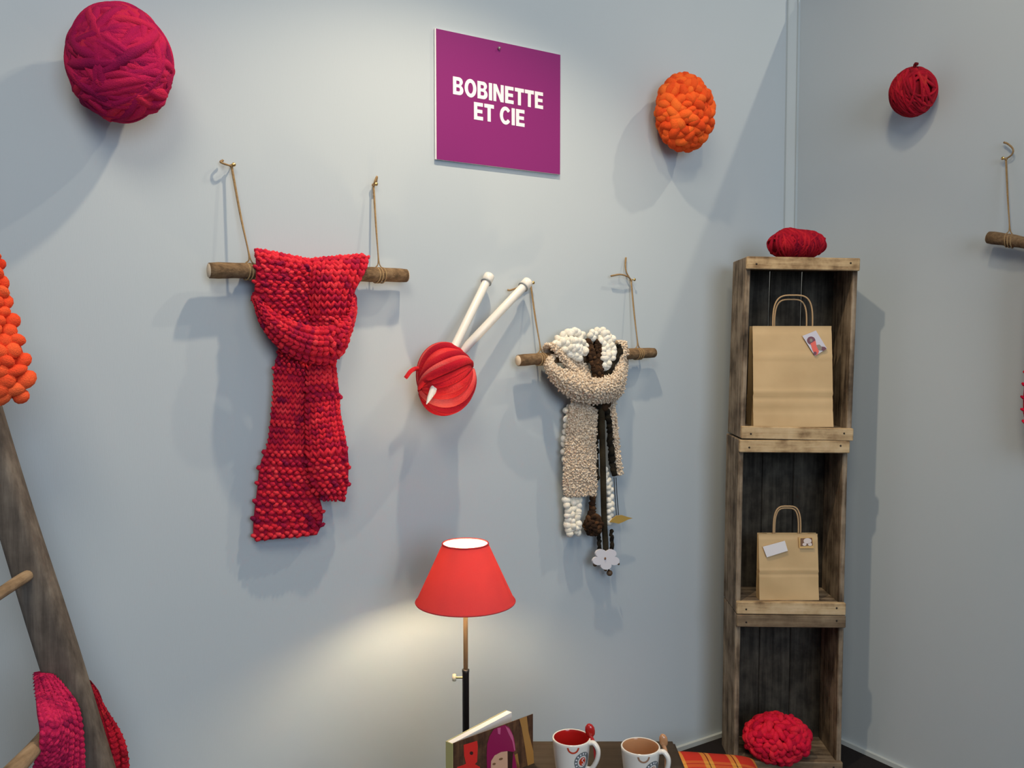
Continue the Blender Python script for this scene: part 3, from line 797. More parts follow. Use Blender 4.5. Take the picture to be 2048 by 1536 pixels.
knit(mb, [(516, 572, 503, 596, .030, .040, .030), (530, 600, 506, 606, .062, .082, .05), (548, 622, 520, 650, .086, .106, .066), (585, 640, 550, 690, .100, .122, .082),
          (617, 651, 590, 718, .106, .130, .088), (650, 652, 648, 731, .108, .132, .088), (682, 643, 682, 712, .100, .122, .080), (702, 622, 700, 668, .084, .102, .066), (704, 596, 711, 630, .058, .07, .05), (698, 570, 712, 596, .03, .04, .03)],
     WL, STOCK_G([(.56, .66)]), .0165, .0140, N, .008, .16, 1.08, True)
mb.build('loop', 'red_wool', sc)
mb = MB()      # long left tail
knit(mb, [(560, 700, 625, 706, .04, .052, .044), (549, 730, 622, 735, .042, .056, .046), (546, 790, 616, 796, .040, .058, .044), (541, 840, 616, 848, .036, .055, .042), (534, 892, 618, 894, .032, .052, .040),
          (520, 930, 624, 934, .030, .048, .038), (514, 980, 636, 984, .028, .046, .034), (508, 1030, 646, 1026, .026, .042, .032), (506, 1062, 642, 1052, .025, .04, .03), (510, 1082, 634, 1070, .024, .038, .028)],
     WL, STOCK_G([(0, .12), (.37, .42), (.52, 1)]), .0165, .0140, N, .008, .16, 1.08, True)
mb.build('tail', 'red_wool', sc)
mb = MB()      # shorter right tail, in front
knit(mb, [(616, 706, 668, 706, .052, .064, .050), (613, 735, 672, 730, .058, .074, .054), (611, 790, 678, 782, .060, .080, .056), (611, 840, 682, 830, .060, .082, .056), (613, 890, 692, 880, .058, .080, .054),
          (614, 930, 697, 920, .056, .078, .052), (622, 970, 696, 965, .054, .074, .050), (634, 990, 692, 990, .052, .07, .048), (650, 1000, 680, 999, .05, .06, .046)],
     WL, STOCK_G([(.22, .30), (.66, 1)]), .0165, .0140, N, .008, .16, 1.08, True)
mb.build('tail', 'red_wool', sc)

# ================================================================== beige scarf, cream scarf, brown scarf on the second branch
bs = thing('boucle_scarf', 'fluffy beige scarf looped over the branch right of the knitting needles', 'scarf', WL(1170, 1000, .03))
BW, BR_ = .0085, .0075
mb = MB()      # loop in front
knit(mb, [(1112, 706, 1090, 720, .050, .062, .05), (1108, 728, 1090, 735, .074, .086, .06), (1140, 742, 1105, 765, .088, .104, .072), (1175, 752, 1140, 797, .094, .114, .08), (1200, 756, 1185, 808, .096, .118, .082),
          (1225, 748, 1225, 803, .092, .112, .078), (1240, 730, 1246, 786, .080, .098, .068), (1244, 715, 1252, 755, .066, .08, .058), (1240, 700, 1254, 735, .05, .06, .05)], WL, 'boucle', BW, BR_, N, .010)
mb.build('loop', 'cream_boucle', bs)
mb = MB()      # strand over the branch, left
knit(mb, [(1090, 735, 1112, 720, .016, .016, .016), (1086, 702, 1110, 694, .030, .034, .03), (1092, 690, 1112, 688, .062, .068, .062), (1110, 705, 1126, 698, .070, .078, .068), (1128, 730, 1142, 722, .072, .082, .07), (1150, 752, 1166, 745, .07, .08, .068), (1172, 768, 1186, 756, .068, .076, .064)],
     WL, 'boucle', BW, BR_, N, .008)
knit(mb, [(1118, 702, 1130, 695, .052, .06, .052), (1135, 720, 1152, 712, .056, .064, .054), (1155, 738, 1172, 730, .058, .066, .056), (1170, 760, 1186, 750, .058, .066, .056)], WL, 'boucle', BW, BR_, N, .008)
mb.build('strand', 'cream_boucle', bs)
mb = MB()      # strand over the branch, right
knit(mb, [(1234, 735, 1254, 730, .016, .016, .016), (1234, 692, 1252, 692, .028, .032, .028), (1232, 684, 1250, 684, .058, .064, .058), (1242, 696, 1256, 700, .070, .076, .066), (1236, 722, 1250, 726, .072, .08, .068), (1222, 745, 1240, 750, .07, .08, .068), (1208, 765, 1226, 770, .066, .074, .062)],
     WL, 'boucle', BW, BR_, N, .008)
mb.build('strand', 'cream_boucle', bs)
mb = MB()      # left tail
knit(mb, [(1150, 790, 1196, 796, .05, .06, .05), (1141, 806, 1194, 812, .052, .064, .052), (1136, 850, 1194, 852, .052, .066, .052), (1131, 900, 1193, 902, .050, .064, .050), (1128, 950, 1193, 950, .048, .062, .048), (1127, 978, 1194, 976, .046, .058, .046), (1131, 994, 1190, 992, .045, .056, .045)],
     WL, 'boucle', BW, BR_, N, .010)
mb.build('tail', 'cream_boucle', bs)
mb = MB()      # thin right tail
knit(mb, [(1212, 795, 1232, 792, .05, .06, .05), (1218, 815, 1231, 812, .05, .058, .05), (1222, 860, 1235, 858, .048, .056, .048), (1228, 910, 1240, 908, .046, .054, .046), (1234, 952, 1246, 948, .044, .05, .044)], WL, 'boucle', BW, BR_, N, .008)
mb.build('tail', 'cream_boucle', bs)

def bobble_path(mb, path, w, size, n, mapf=WL):
    """bobbly crochet ribbon: path of (x, y, d), w px half width"""
    q = catmull(path, n)
    for k in range(n):
        e = -1 if k % 2 else 1
        p = mapf(q[k][0] + e * w * RNG.uniform(.7, 1.1), q[k][1] + RNG.uniform(-1.5, 1.5), q[k][2] + RNG.uniform(-.003, .003))
        a1 = nrm(RNG.normal(size=3)); a2 = nrm(np.cross(a1, RNG.normal(size=3))); a3 = np.cross(a1, a2)
        s = size * RNG.uniform(.9, 1.15)
        mb.blob(p, [a1 * s * 1.15, a2 * s * .95, a3 * s * .9], RNG.uniform(.2, 1), True)
cs = thing('crochet_scarf', 'cream-white bobbly crochet scarf mixed in with the beige scarf', 'scarf', WL(1150, 1070, .03))
mb = MB()
for path, w in (([(1113, 692, .060), (1122, 676, .058), (1138, 664, .056), (1150, 664, .058), (1164, 674, .058)], 5), ([(1120, 690, .070), (1138, 682, .074), (1155, 682, .074), (1166, 694, .070)], 7), ([(1132, 700, .076), (1148, 694, .078), (1163, 700, .074), (1162, 708, .072)], 6), ([(1140, 708, .072), (1152, 712, .072), (1156, 716, .070)], 4)):
    bobble_path(mb, path, w, .0115, 14)
mb.build('fold', 'white_wool', cs)
mb = MB()
for path, w in (([(1182, 675, .056), (1188, 664, .056), (1202, 661, .056), (1212, 668, .06), (1222, 678, .064)], 4), ([(1206, 678, .064), (1216, 690, .07), (1222, 704, .074), (1218, 716, .076)], 7), ([(1208, 695, .072), (1212, 712, .076), (1212, 726, .076), (1210, 740, .074)], 5), ([(1200, 672, .05), (1208, 684, .055)], 4)):
    bobble_path(mb, path, w, .0112, 13)
mb.build('fold', 'white_wool', cs)
mb = MB()
bobble_path(mb, [(1136, 815, .030), (1133, 860, .030), (1130, 900, .030), (1136, 950, .030), (1142, 1000, .034)], 3, .0105, 26)
bobble_path(mb, [(1140, 995, .038), (1146, 1020, .042), (1146, 1045, .042), (1148, 1068, .040)], 11, .0118, 16)
bobble_path(mb, [(1154, 1000, .036), (1150, 1025, .046), (1150, 1050, .046), (1146, 1066, .044)], 6, .0112, 14)
mb.build('tail', 'white_wool', cs)
mb = MB(); bobble_path(mb, [(1207, 940, .030), (1218, 970, .032), (1220, 1010, .032), (1220, 1046, .030)], 3, .0098, 20); mb.build('tail', 'white_wool', cs)

bw = thing('brown_cord_scarf', 'dark brown ribbon scarf ending in a white felt flower', 'scarf', WL(1208, 1150, .03))
def cord(mb, path, r0, r1, n=40, sides=8, rough=.0, flat=1.0, m3=WL):
    q = catmull(path, n); P = np.array([m3(*t) for t in q])
    if rough: P = P + RNG.normal(size=P.shape) * rough
    mb.tube(P, np.linspace(r0, r1, n) * (1 + (RNG.uniform(-.2, .2, n) if rough else 0)), sides, tint=np.clip(.5 + .4 * np.sin(np.arange(n) * .9), 0, 1), flat=flat)
mb = MB()
cord(mb, [(1172, 700, .012), (1176, 688, .035), (1176, 687, .060), (1181, 702, .072), (1190, 728, .076), (1194, 752, .076), (1196, 775, .072)], .0125, .0125, 34, 10, .0015)
cord(mb, [(1194, 700, .012), (1192, 686, .040), (1196, 686, .064), (1199, 704, .068), (1201, 728, .072), (1201, 756, .074), (1200, 775, .07)], .0095, .0085, 34, 10, .0012)
bobble_path(mb, [(1176, 690, .066), (1181, 704, .078), (1190, 730, .082), (1195, 762, .080)], 5, .0068, 34)
bobble_path(mb, [(1194, 690, .070), (1199, 706, .074), (1201, 730, .078), (1201, 762, .078)], 3.5, .0058, 30)
mb.build('strand', 'brown_wool', bw)
mb = MB(); cord(mb, [(1236, 706, .010), (1238, 690, .030), (1239, 690, .060), (1240, 702, .072), (1232, 718, .074), (1222, 735, .076), (1212, 750, .074), (1204, 768, .07)], .0085, .0110, 34, 10, .001); mb.build('strand', 'black_wool', bw)
mb = MB()
cord(mb, [(1160, 800, .044), (1180, 806, .060), (1198, 812, .066), (1206, 822, .062)], .0075, .0085, 20, 8, .001)
cord(mb, [(1198, 812, .050), (1196, 850, .052), (1194, 900, .050), (1195, 960, .048)], .0055, .0050, 40, 7, .0018)
cord(mb, [(1212, 815, .054), (1218, 850, .054), (1222, 900, .052), (1228, 950, .050)], .0100, .0100, 46, 8, .0025)
mb.build('fuzzy_tail', 'black_wool', bw)
mb = MB(); cord(mb, [(1203, 812, .064), (1204, 860, .066), (1206, 940, .062), (1208, 1030, .056), (1212, 1105, .05)], .0098, .0090, 40, 12); mb.build('ribbon', 'olive_ribbon', bw)
mb = MB(); cord(mb, [(1186, 985, .036), (1184, 1010, .038), (1184, 1030, .040)], .0100, .0120, 16, 9, .0015)
bobble_ball(mb, WL(1186, 1050, .046), LW, (.027, .020, .030), .0075, 60, 1.4); mb.build('pompom', 'brown_wool', bw)
mb = MB()
for x0, x1 in ((1197, 1198), (1222, 1224)):
    cord(mb, [(x0, 1060, .034), (x1, 1080, .036), (x1, 1100, .038)], .0065, .0065, 14, 7, .001)
mb.build('fuzzy_tail', 'black_wool', bw)
mb = MB()
for x0 in (1228, 1232): cord(mb, [(x0, 955, .045), (x0 + 2, 990, .042), (x0 + 5, 1030, .040)], .0013, .0013, 10, 5)
th = mb.build('thread', 'black_wool', bw)
mb = MB(); q = [(1219, 1044), (1224, 1037), (1232, 1031), (1243, 1030), (1252, 1033), (1264, 1036), (1254, 1039), (1246, 1043), (1236, 1047), (1227, 1045)]
mb.plate([WL(x, y, .040) for x, y in q], N, .004); sharp(mb.build('leaf', 'felt_gold', bw))
mb = MB()
fc = (1210, 1117)
pl = []
for k in range(60):                                        # five round petals
    t = 2 * math.pi * k / 60; rr = 17.5 + 9.5 * abs(math.cos(2.5 * (t - math.pi / 2))) ** .7
    pl.append((fc[0] + rr * math.cos(t) * 1.02, fc[1] + rr * .80 * math.sin(t)))
ctr = WL(*fc, .066); rim = [WL(x, y, .062) for x, y in pl]
mb.plate([WL(x, y, .056) for x, y in pl], N, .006); fl = sharp(mb.build('felt_flower', 'felt', bw))
mb = MB(); mb.blob(WL(1210.5, 1117, .064), [U * .0035, N * .002, UP * .0045], hi=True); mb.build('flower_eye', 'brown_print', fl)
for x, y, r_ in ((1219, 1146, .0100), (1211, 1139, .0060), (1190, 1129, .007), (1237, 1128, .004)):
    mb = MB(); mb.blob(WL(x, y, .046), np.eye(3) * r_, .3, True); mb.build('wood_bead', 'bead', bw)
mb = MB(); cord(mb, [(1212, 1105, .046), (1214, 1125, .046), (1218, 1142, .046)], .0025, .0025, 8, 6); mb.build('bead_string', 'black_wool', bw)
mb = MB(); mb.blob(WL(1209, 815, .07), np.eye(3) * .013, .6, True); mb.blob(WL(1216, 808, .066), np.eye(3) * .011, .6, True); mb.build('amber_knot', 'brown_wool', bw)

# a red scarf on the right-hand branch, almost wholly beyond the photo's edge
mb = MB()
knit(mb, [(2075, 490, 2190, 500, .07, .085, .07), (2062, 600, 2180, 610, .07, .085, .07), (2056, 700, 2170, 720, .06, .075, .06), (2046, 812, 2170, 830, .05, .065, .05), (2060, 900, 2170, 920, .05, .065, .05)], WR, 'garter', .02, .017, -U)
tag(mb.build('knitted_scarf', 'pink_red_wool'), 'red scarf hanging from the rightmost branch, barely inside the photo', 'scarf')

# ================================================================== giant needles and their ball
c = WL(891, 757, .095)
mb = MB()
# big lobed skein: strands run between a point at the right edge and a gather at the left
yarn_c = c
A_ = np.array(LW)
rad = np.array([.066, .068, .084])
mb.add((ICO2_V * rad * .88) @ A_ + c, ICO2_F, .25)
pole = nrm(np.array([.80, .25, .28])); px_ = nrm(np.cross(pole, [0, 1, .2])); py_ = np.cross(pole, px_)
for k in range(30):
    ph = 2 * math.pi * k / 30 + RNG.uniform(-.06, .06)
    t = np.linspace(.10, math.pi - .10, 30)
    lift = 1.0 + .06 * math.sin(ph * 5) + RNG.uniform(-.03, .04)
    q = np.cos(t)[:, None] * pole + np.sin(t)[:, None] * (math.cos(ph) * px_ + math.sin(ph) * py_)
    tw = .25 * np.sin(t * 1.0); q = q + np.cross(q, pole) * tw[:, None]; q /= np.linalg.norm(q, axis=1)[:, None]
    rr = (.009 + .009 * np.sin(t)) * RNG.uniform(.85, 1.2)
    mb.tube((q * lift * rad) @ A_ + c, rr, 9, tint=np.clip(RNG.uniform(.15, .95) + .12 * np.sin(t * 3 + k), 0, 1), flat=.7)
ball = thing('roving_ball', 'cherry-red ball of thick roving pierced by the white needles', 'yarn ball', c - UP * .1)
mb.build('winding', 'cherry_wool', ball)
mb = MB(); q = catmull([(848, 742, .07), (835, 737, .07), (822, 742, .072), (811, 756, .07)], 16)
mb.tube(np.array([WL(*t) for t in q]), np.linspace(.0065, .0055, 16), 9, tint=.6); mb.build('loose_end', 'cherry_wool', ball)

def needle(p_cap, d_cap, p_end, d_end, rad, label, tip):
    A_ = WL(*p_cap, d_cap); B_ = WL(*p_end, d_end); dr = nrm(B_ - A_)
    root = thing('knitting_needle', label, 'knitting needle', B_, group='giant knitting needles')
    L = np.linalg.norm(B_ - A_); x = nrm(np.cross(dr, UP)); y = np.cross(dr, x); F3 = [x, y, dr]
    mb = MB(); pr = [(rad, .012), (rad, L - (.06 if tip else 0))]
    if tip: pr += [(rad * .86, L - .045), (rad * .5, L - .018), (rad * .12, L), (.0002, L + .001)]
    else: pr += [(.0002, L)]
    mb.lathe(A_, pr, 24, F3); mb.build('shaft', 'needle', root)
    mb = MB(); mb.lathe(A_, [(.0002, -.013), (rad * 1.12, -.013), (rad * 1.28, -.011), (rad * 1.32, .012), (rad * 1.0, .013)], 24, F3); cp = mb.build('cap', 'needle', root)
    mb = MB(); mb.lathe(A_, [(rad * 1.0, .0130), (rad * 1.34, .0135), (rad * 1.34, .0160), (rad * 1.0, .0165)], 24, F3); mb.build('cap_ring', 'ring_grey', cp)
needle((976, 557), .034, (853, 808), .150, .0118, 'white giant knitting needle whose tip comes out of the red ball', True)
needle((1052, 568), .040, (868, 762), .105, .0122, 'white giant knitting needle leaning further right, its tip hidden in the ball', False)

# ================================================================== lamp
LY = 2.17
lt = AT(928, 1087, LY); lb = AT(931, 1202, LY)
lx = AT(931, 1202, LY)[0]; rB = 99.0 / F_PX * (LY * math.cos(PITCH) + .03); rT = 45.5 / F_PX * (LY * math.cos(PITCH) + .03)
zT, zB = lt[2], lb[2]
lamp = thing('floor_lamp', 'lit floor lamp with a red cone shade behind the table', 'lamp', (lx, LY, 0))
lc = np.array([lx, LY, 0])
mb = MB(); mb.lathe(lc, [(rB, zB), (rT, zT)], 72); shade = mb.build('shade', 'shade', lamp)
mb = MB(); mb.lathe(lc, [(rB - .0015, zB + .0005), (rT - .0015, zT - .0005)], 72); mb.build('lining', 'lining', shade)
mb = MB()
for r_, z_ in ((rB, zB), (rT, zT)):
    t = np.linspace(0, 2 * math.pi, 72, endpoint=False)
    mb = MB(); mb.tube(np.stack([lx + r_ * np.cos(t), LY + r_ * np.sin(t), np.full(72, z_)], 1), .0022, 6, True)
    mb.build('edge_trim', 'shade', shade)
zbulb = zB + .072
mb = MB(); mb.add(ICO2_V * np.array([.026, .026, .034]) + np.array([lx, LY, zbulb]), ICO2_F); mb.build('bulb', 'bulb', lamp)
mb = MB(); mb.lathe(lc, [(.013, zB - .002), (.016, zB + .005), (.016, zB + .036), (.010, zB + .040)], 20, cap0=True, cap1=True); mb.build('socket', 'ivory', lamp)
mb = MB()
for k in range(3):
    t = 2.1 + 2 * math.pi * k / 3; z_ = zT - .012
    rr = rT + (rB - rT) * .012 / (zT - zB) - .002
    mb.tube([(lx + .016 * math.cos(t), LY + .016 * math.sin(t), zB + .03), (lx + rr * math.cos(t), LY + rr * math.sin(t), z_)], .0012, 5)
mb.build('shade_carrier', 'steel', lamp)
zk = AT(935, 1342, LY)[2]
mb = MB(); mb.lathe(lc, [(.0058, zk - .02), (.0058, zB)], 20, cap1=True); mb.build('upper_pole', 'bronze', lamp)
mb = MB(); mb.lathe(lc, [(.0085, .02), (.0085, zk - .004), (.0092, zk - .002), (.0092, zk + .004), (.006, zk + .005)], 24); mb.build('lower_pole', 'black', lamp)
mb = MB(); kz = AT(910, 1355, LY)[2]; xx = [UP, np.array([0, 1., 0]), np.array([-1., 0, 0])]
mb.lathe((lx - .008, LY, kz), [(.0028, 0), (.0028, .016)], 10, xx); kn = mb.build('screw', 'brass', lamp)
mb = MB(); mb.lathe((lx - .024, LY, kz), [(.0002, 0), (.0085, .0005), (.0095, .004), (.0085, .009), (.0002, .010)], 18, xx); mb.build('knob', 'ivory', lamp)
mb = MB(); mb.lathe(lc, [(.0002, .022), (.02, .022), (.09, .012), (.10, .006), (.10, 0), (.0002, 0)][::-1], 40); mb.build('base', 'black', lamp)

# ================================================================== table with album and mugs
TZ = .505; TYB = 1.957
tab = thing('coffee_table', 'dark wooden low table under the mugs and the album', 'table', (.15, 1.62, 0))
mb = MB(); mb.bevel_box((.15, TYB - .34, TZ - .0175), (.44, .68, .035), bev=.006, seg=2); sharp(mb.build('tabletop', 'table', tab))
for sx_ in (-1, 1):
    for sy_ in (-1, 1):
        mb = MB(); mb.bevel_box((.15 + sx_ * .18, TYB - .34 + sy_ * .30, (TZ - .035) / 2), (.045, .045, TZ - .035), bev=.004); sharp(mb.build('leg', 'table', tab))
for sy_ in (-1, 1):
    mb = MB(); mb.box((.15, TYB - .34 + sy_ * .30, TZ - .065), (.315, .02, .06)); sharp(mb.build('apron', 'table', tab))

def mug(px, py, Yc, label, inner, pr, ang):
    c = AT(px, py, Yc); zt = c[2]; zb = TZ; h = zt - zb; R = .0402
    root = thing('mug', label, 'mug', (c[0], Yc, zb), group='cream mugs with spoons')
    cc = np.array([c[0], Yc, zb])
    rad = lambda z: .031 + (R - .031) * (z / h) ** .9
    zs = np.linspace(0, h, 14)
    mb = MB(); mb.lathe(cc, [(.0002, 0), (.026, 0)] + [(rad(z), max(z, .002)) for z in zs] + [(R - .0012, h + .0018), (R - .0032, h + .0010)], 56); mb.build('body', 'glaze', root)
    mb = MB(); mb.lathe(cc, [(R - .0031, h + .0008)] + [(rad(z) - .0035, z) for z in zs[::-1][:-2]] + [(.020, .008), (.0002, .007)], 56); mb.build('inside', inner, root)
    # ear handle, turned to the right and towards the camera
    dv = np.array([math.cos(ang), math.sin(ang), 0])
    pts = [cc + dv * (rad(h * .93) - .002) + UP * h * .93, cc + dv * (R + .008) + UP * h * .95, cc + dv * (R + .017) + UP * h * .78, cc + dv * (R + .015) + UP * h * .52, cc + dv * (R + .004) + UP * h * .26, cc + dv * (rad(h * .2) - .002) + UP * h * .22]
    mb = MB(); mb.tube(catmull(pts, 26), .0062, 12, flat=.8); mb.build('ear', 'glaze', root)
    # printed marks wrapped on the wall of the mug (theta from the camera side)
    def wrap(th, z, off):
        a = -math.pi / 2 + th; r_ = rad(z) + off
        return cc + np.array([math.cos(a) * r_, math.sin(a) * r_, z])
    def ringmark(th0, z0, r0, r1, a0, a1, m, name='emblem', off=.0006, n=32, par=None):
        V = []
        for k in range(n + 1):
            t = math.radians(a0 + (a1 - a0) * k / n)
            for q in (r0, r1): V.append(wrap(th0 + q * math.cos(t) / R, z0 + q * math.sin(t), off))
        mb = MB(); mb.add(V, [(2 * k, 2 * k + 1, 2 * k + 3, 2 * k + 2) for k in range(n)]); return mb.build(name, m, par or root)
    em = ringmark(.60, h - .036, .0125, .0205, 0, 360, 'grey_print')
    for t in range(60, 300, 24): ringmark(.60, h - .036, .0148, .0185, t, t + 9, 'white_print', 'emblem_lettering', .0010, 3, em)
    ringmark(.60, h - .036, .0, .0090, 0, 360, pr, 'emblem_centre', .0006, 28, em)
    ringmark(.60 + .001 / R, h - .0325, .0018, .0036, 20, 250, 'white_print', 'emblem_swirl', .0010, 16, em)
    ringmark(.60 + .001 / R, h - .0395, .0018, .0036, -160, 70, 'white_print', 'emblem_swirl', .0010, 16, em)
    ringmark(0.02, h - .0035, .0092, .0128, 180, 360, pr, 'half_ring', .0006, 20)
    # spoon standing in the slot of the ear
    sp = thing('spoon', label.split(' mug')[0].replace('cream', 'glazed') + ' spoon standing in the ear of its mug', 'spoon', cc + dv * (R + .006) + UP * h * .5)
    return root, cc, dv, R, h
def spoon(cc, dv, R, h, head_px, m, label, Y, rx, rz):
    p = AT(*head_px, Y); base = cc + dv * (R + .0125) + UP * h * .50
    root = thing('spoon', label, 'spoon', base, group='spoons standing in the mug ears')
    mb = MB(); mb.add(ICO2_V * np.array([rx, .0055, rz]) @ np.array([[1, 0, 0], [0, 1, 0], [-.12, 0, 1]]) + p, ICO2_F); mb.build('bowl', m, root)
    mb = MB(); mb.tube(catmull([p - UP * rz * .6, (p + base) / 2 + np.array([.003, 0, 0]), base], 14), np.linspace(.0045, .0035, 14), 9); mb.build('stem', m, root)
def no_spoon_mug(*a):
    r = mug(*a)
    for o in [o for o in bpy.data.objects if o.name.startswith('spoon') and o.type == 'EMPTY' and not o.children]: bpy.data.objects.remove(o)
    return r
m1 = no_spoon_mug(1143, 1475.5, 1.80, 'cream mug with a dark red inside, next to the album', 'red_glaze', 'red_print', -.35)
m2 = no_spoon_mug(1281, 1493, 1.763, 'cream mug with a caramel inside, at the right end of the table', 'tan_glaze', 'tan_print', -.35)
spoon(m1[1], m1[2], m1[3], m1[4], (1180, 1461), 'red_glaze', 'red glazed spoon standing in the ear of the red-lined mug', 1.80, .0108, .0155)
spoon(m2[1], m2[2], m2[3], m2[4], (1327, 1481), 'tan_glaze', 'caramel glazed spoon standing in the ear of the caramel-lined mug', 1.763, .0092, .0145)

# album standing half open
AZT = AT(905, 1482, 1.72)[2]
def at_z(x, y, z):
    r_ = ray(x, y); return O3 + r_ * ((z - CAM_H) / r_[2])
spine = at_z(906, 1487, AZT); cov = at_z(1066, 1428, AZT); blk = at_z(1025, 1424, AZT)
alb = thing('photo_album', 'album standing half open, its cover showing a girl in a raspberry knitted hat', 'album', (spine[0] + .07, spine[1] + .06, TZ))
Hh = AZT - TZ
def panel(p0, p1, off0, off1, z0, z1, m, name, par):
    d_ = nrm((p1 - p0) * np.array([1, 1, 0])); n_ = np.array([d_[1], -d_[0], 0]); L = np.linalg.norm((p1 - p0)[:2])
    mb = MB(); c_ = p0 * np.array([1, 1, 0]) + d_ * L / 2 + n_ * (off0 + off1) / 2 + UP * (z0 + z1) / 2
    mb.box(c_, (L, abs(off1 - off0), z1 - z0), [d_, n_, UP]); return sharp(mb.build(name, m, par)), n_
fc_, nC = panel(spine, cov, -.0015, 0, TZ, AZT, 'bark_print', 'front_cover', alb)
pb_, nB = panel(spine, blk, -.016, -.002, TZ + .002, AZT - .001, 'page', 'page_block', alb)
panel(spine, blk, -.018, -.016, TZ, AZT, 'back_cover', 'back_cover', alb)
dC = nrm((cov - spine) * np.array([1, 1, 0])); dB = nrm((blk - spine) * np.array([1, 1, 0]))
mb = MB(); mb.plate([spine * np.array([1, 1, 0]) + UP * TZ - dB * .002, spine * np.array([1, 1, 0]) + UP * TZ - dB * .002 - nB * .018, spine * np.array([1, 1, 0]) + UP * TZ - nB * .018, spine * np.array([1, 1, 0]) + UP * TZ], UP, AZT - TZ)
sharp(mb.build('spine', 'back_cover', alb))
def cov_decal(pxs, off, m, name='print'):
    pts = [on_plane(x, y, spine, nC) + nC * off for x, y in pxs]
    pts = [p if p[2] < AZT else p * np.array([1, 1, 0]) + UP * AZT for p in pts]
    mb = MB(); mb.plate(pts, nC, .0002); sharp(mb.build(name, m, fc_))
Z = lambda L: [(890 + x * .0928, 1400 + y * .0928) for x, y in L]
cov_decal(Z([(1600, 380), (1760, 350), (1800, 700), (1900, 1100), (1930, 1560), (1800, 1560), (1720, 1000), (1650, 600)]), .0003, 'ochre')
cov_decal(Z([(1500, 1180), (1560, 1150), (1620, 1560), (1560, 1560)]), .0003, 'ochre')
cov_decal(Z([(400, 965), (690, 880), (705, 1000), (690, 1330), (640, 1380), (750, 1440), (760, 1560), (250, 1560), (260, 1440), (400, 1400), (450, 1370), (410, 1200)]), .0003, 'scarlet')
cov_decal(ell(942.5, 1506, 3.5, 3.5), .0006, 'hair')
cov_decal(Z([(1470, 1120), (1510, 1240), (1620, 1480), (1650, 1560), (1420, 1560), (1440, 1200)]), .0003, 'raspberry')
cov_decal(Z([(1335, 1090), (1470, 1100), (1450, 1300), (1440, 1560), (1330, 1560)]), .0006, 'hair')
cov_decal(Z([(1340, 1090), (1345, 1560), (975, 1560), (975, 1300), (1060, 1180), (1200, 1100)]), .0009, 'skin')
cov_decal(Z([(900, 1560), (890, 1200), (900, 950), (950, 780), (1040, 630), (1130, 550), (1280, 530), (1370, 580), (1430, 680), (1480, 820), (1500, 960), (1510, 1090), (1470, 1115), (1340, 1095), (1200, 1115), (1060, 1190), (985, 1310), (975, 1560)]), .0012, 'raspberry')
cov_decal(Z([(1290, 560), (1370, 610), (1450, 760), (1490, 960), (1505, 1080), (1480, 1080), (1440, 880), (1360, 720)]), .0015, 'pink')
cov_decal(Z([(1120, 600), (1190, 590), (1180, 740), (1130, 720)]), .0015, 'pink')
cov_decal(ell(1001, 1517.5, 4.2, 2.2, rot=-.3), .0012, 'brown_print'); cov_decal(ell(987.5, 1527.5, 3.4, 2.2, rot=-.3), .0012, 'brown_print')

# ================================================================== plaid cushion on the floor
cu = AT(1432, 1530, 2.62); cz = .0
mb = MB(); n = 26; S2 = .16
V = []
for sgn_ in (1, -1):
    for j in range(n + 1):
        for i in range(n + 1):
            a, b_ = 2 * i / n - 1, 2 * j / n - 1
            pin = 1 - .07 * (1 - a * a) * abs(b_) ** 3; pin2 = 1 - .07 * (1 - b_ * b_) * abs(a) ** 3
            puff = .055 * ((1 - a ** 4) * (1 - b_ ** 4)) ** .5
            V.append((a * S2 * pin2, b_ * S2 * pin, sgn_ * puff))
k = (n + 1) ** 2; Fc = []
for j in range(n):
    for i in range(n):
        q = j * (n + 1) + i; Fc.append((q, q + 1, q + n + 2, q + n + 1)); Fc.append((k + q, k + q + n + 1, k + q + n + 2, k + q + 1))
mb.add(V, Fc)
cush = mb.build('cushion', 'plaid', origin=(0, 0, 0))
cush.location = (.625, 2.565, .058); cush.rotation_euler = (math.radians(14), math.radians(7), math.radians(6))
tag(cush, 'red and orange plaid cushion on the floor at the foot of the crates', 'cushion')

# ================================================================== ladder
LYR = 1.68
pA = AT(30, 1080, LYR); pB = AT(110, 1332, LYR)
dirv = (pB - pA) / (pA[2] - pB[2])                         # per metre down
foot = pA + dirv * pA[2]; topl = pA - dirv * (2.10 - pA[2])
RUNG = nrm(np.array([.1275, -1.0, 0])); LAD = thing('ladder', 'old grey wooden ladder leaning at the left edge of the photo', 'ladder', foot + RUNG * .2)
ldir = nrm(foot - topl); lside = nrm(np.cross(ldir, np.array([0, 1., 0]))); lback = np.cross(lside, ldir)
if lback[1] < 0: lback = -lback
if lside[0] < 0: lside = -lside
def rail(off):
    # rounded, slightly wavy pole of half-round section
    mb = MB(); t = np.linspace(0, 1, 40); V = []; ns = 16
    for q in t:
        c_ = topl + (foot - topl) * q + off
        w = .034 + .0016 * math.sin(q * 23) + .003 * q
        for k in range(ns):
            a = 2 * math.pi * k / ns
            cx = math.copysign(abs(math.cos(a)) ** .55, math.cos(a)) * w; cy = math.copysign(abs(math.sin(a)) ** .55, math.sin(a)) * .024
            V.append(c_ + lside * cx + lback * (cy + .022))
    Fc = [(i * ns + k, i * ns + (k + 1) % ns, (i + 1) * ns + (k + 1) % ns, (i + 1) * ns + k) for i in range(39) for k in range(ns)]
    Fc += [tuple(range(ns)), tuple(39 * ns + k for k in range(ns))[::-1]]
    mb.add(V, Fc)
    mb.build('rail', 'ladder', LAD)
rail(np.zeros(3)); rail(RUNG * .40)
z1 = AT(52, 1152, LYR)[2]; z2 = AT(147, 1416, LYR)[2]; sp = z1 - z2
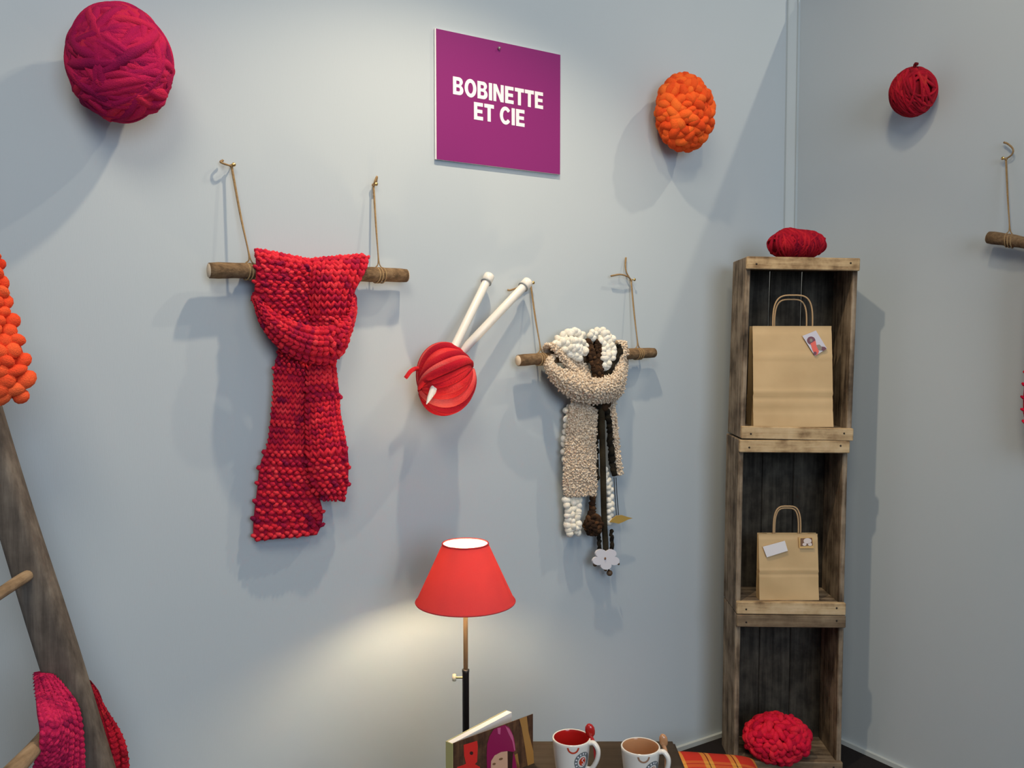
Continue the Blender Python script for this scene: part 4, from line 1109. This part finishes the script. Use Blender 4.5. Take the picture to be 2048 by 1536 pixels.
for k in range(-2, 5):
    z_ = z1 + sp * (-k + 0)
    if z_ < .1 or z_ > 2.05: continue
    q = (topl[2] - z_) / (topl[2] - foot[2]); c_ = topl + (foot - topl) * q
    r_ = .0105 if k <= 0 else .0150
    t = np.linspace(0, 1, 14)
    pts = c_ + lback * .022 + RUNG * (-.02 + .44 * t)[:, None]
    pts = pts + UP * (.0015 * np.sin(t * 8 + k))[:, None]
    mb = MB(); mb.tube(pts, r_ * (1 + .08 * np.sin(t * 9 + k)), 12); mb.build('rung', 'rung', LAD)

# orange bobbly piece hung on the ladder
def AY(x, y, d): return AT(x, y, LYR - d)
mb = MB()
knit(mb, [(-60, 500, -14, 505, .03, .05, .03), (-90, 560, 2, 560, .03, .07, .03), (-110, 620, 18, 620, .03, .08, .03), (-125, 680, 36, 675, .03, .085, .03), (-135, 730, 52, 725, .03, .085, .03), (-140, 780, 54, 770, .03, .08, .03), (-140, 815, 40, 795, .03, .07, .03)],
     AY, 'bob', .021, .0185, np.array([0, -1., 0]), .02, .2, 1.25)
tag(mb.build('bobble_knit', 'coral_wool'), 'orange bobbly knitted piece hung on the ladder at the left edge', 'knitwear')

# rose ribbed scarf round the ladder rail
rs = thing('ribbed_scarf', 'rose and magenta ribbed scarf slung round the ladder rail', 'scarf', AT(120, 1530, LYR) * np.array([1, 1, 0]) + UP * .2)
mb = MB()
knit(mb, [(76, 1344, 96, 1350, -.03, -.02, -.02), (70, 1352, 108, 1352, .000, .016, .010), (70, 1378, 130, 1374, .040, .050, .012), (78, 1421, 149, 1408, .12, .095, .014), (88, 1460, 156, 1446, .16, .125, .016), (85, 1496, 160, 1488, .16, .125, .018), (73, 1534, 164, 1532, .14, .115, .020), (62, 1600, 168, 1600, .09, .080, .022), (60, 1700, 170, 1700, .085, .075, .022)],
     AY, 'rib', .0140, .0115, np.array([0, -1., 0]), .012, .08, 1.15)
mb.build('front_tail', 'rose_wool', rs)
mb = MB()
knit(mb, [(168, 1368, 184, 1370, -.05, -.045, -.05), (184, 1392, 200, 1396, -.056, -.045, -.056), (190, 1430, 219, 1428, -.06, -.045, -.06), (192, 1466, 240, 1462, -.062, -.045, -.062), (192, 1500, 253, 1496, -.064, -.045, -.064), (190, 1536, 258, 1536, -.064, -.045, -.064), (180, 1620, 262, 1620, -.064, -.045, -.064), (170, 1700, 262, 1700, -.064, -.045, -.064)],
     AY, 'rib', .0140, .0115, np.array([0, -1., 0]), .012, .08, 1.15)
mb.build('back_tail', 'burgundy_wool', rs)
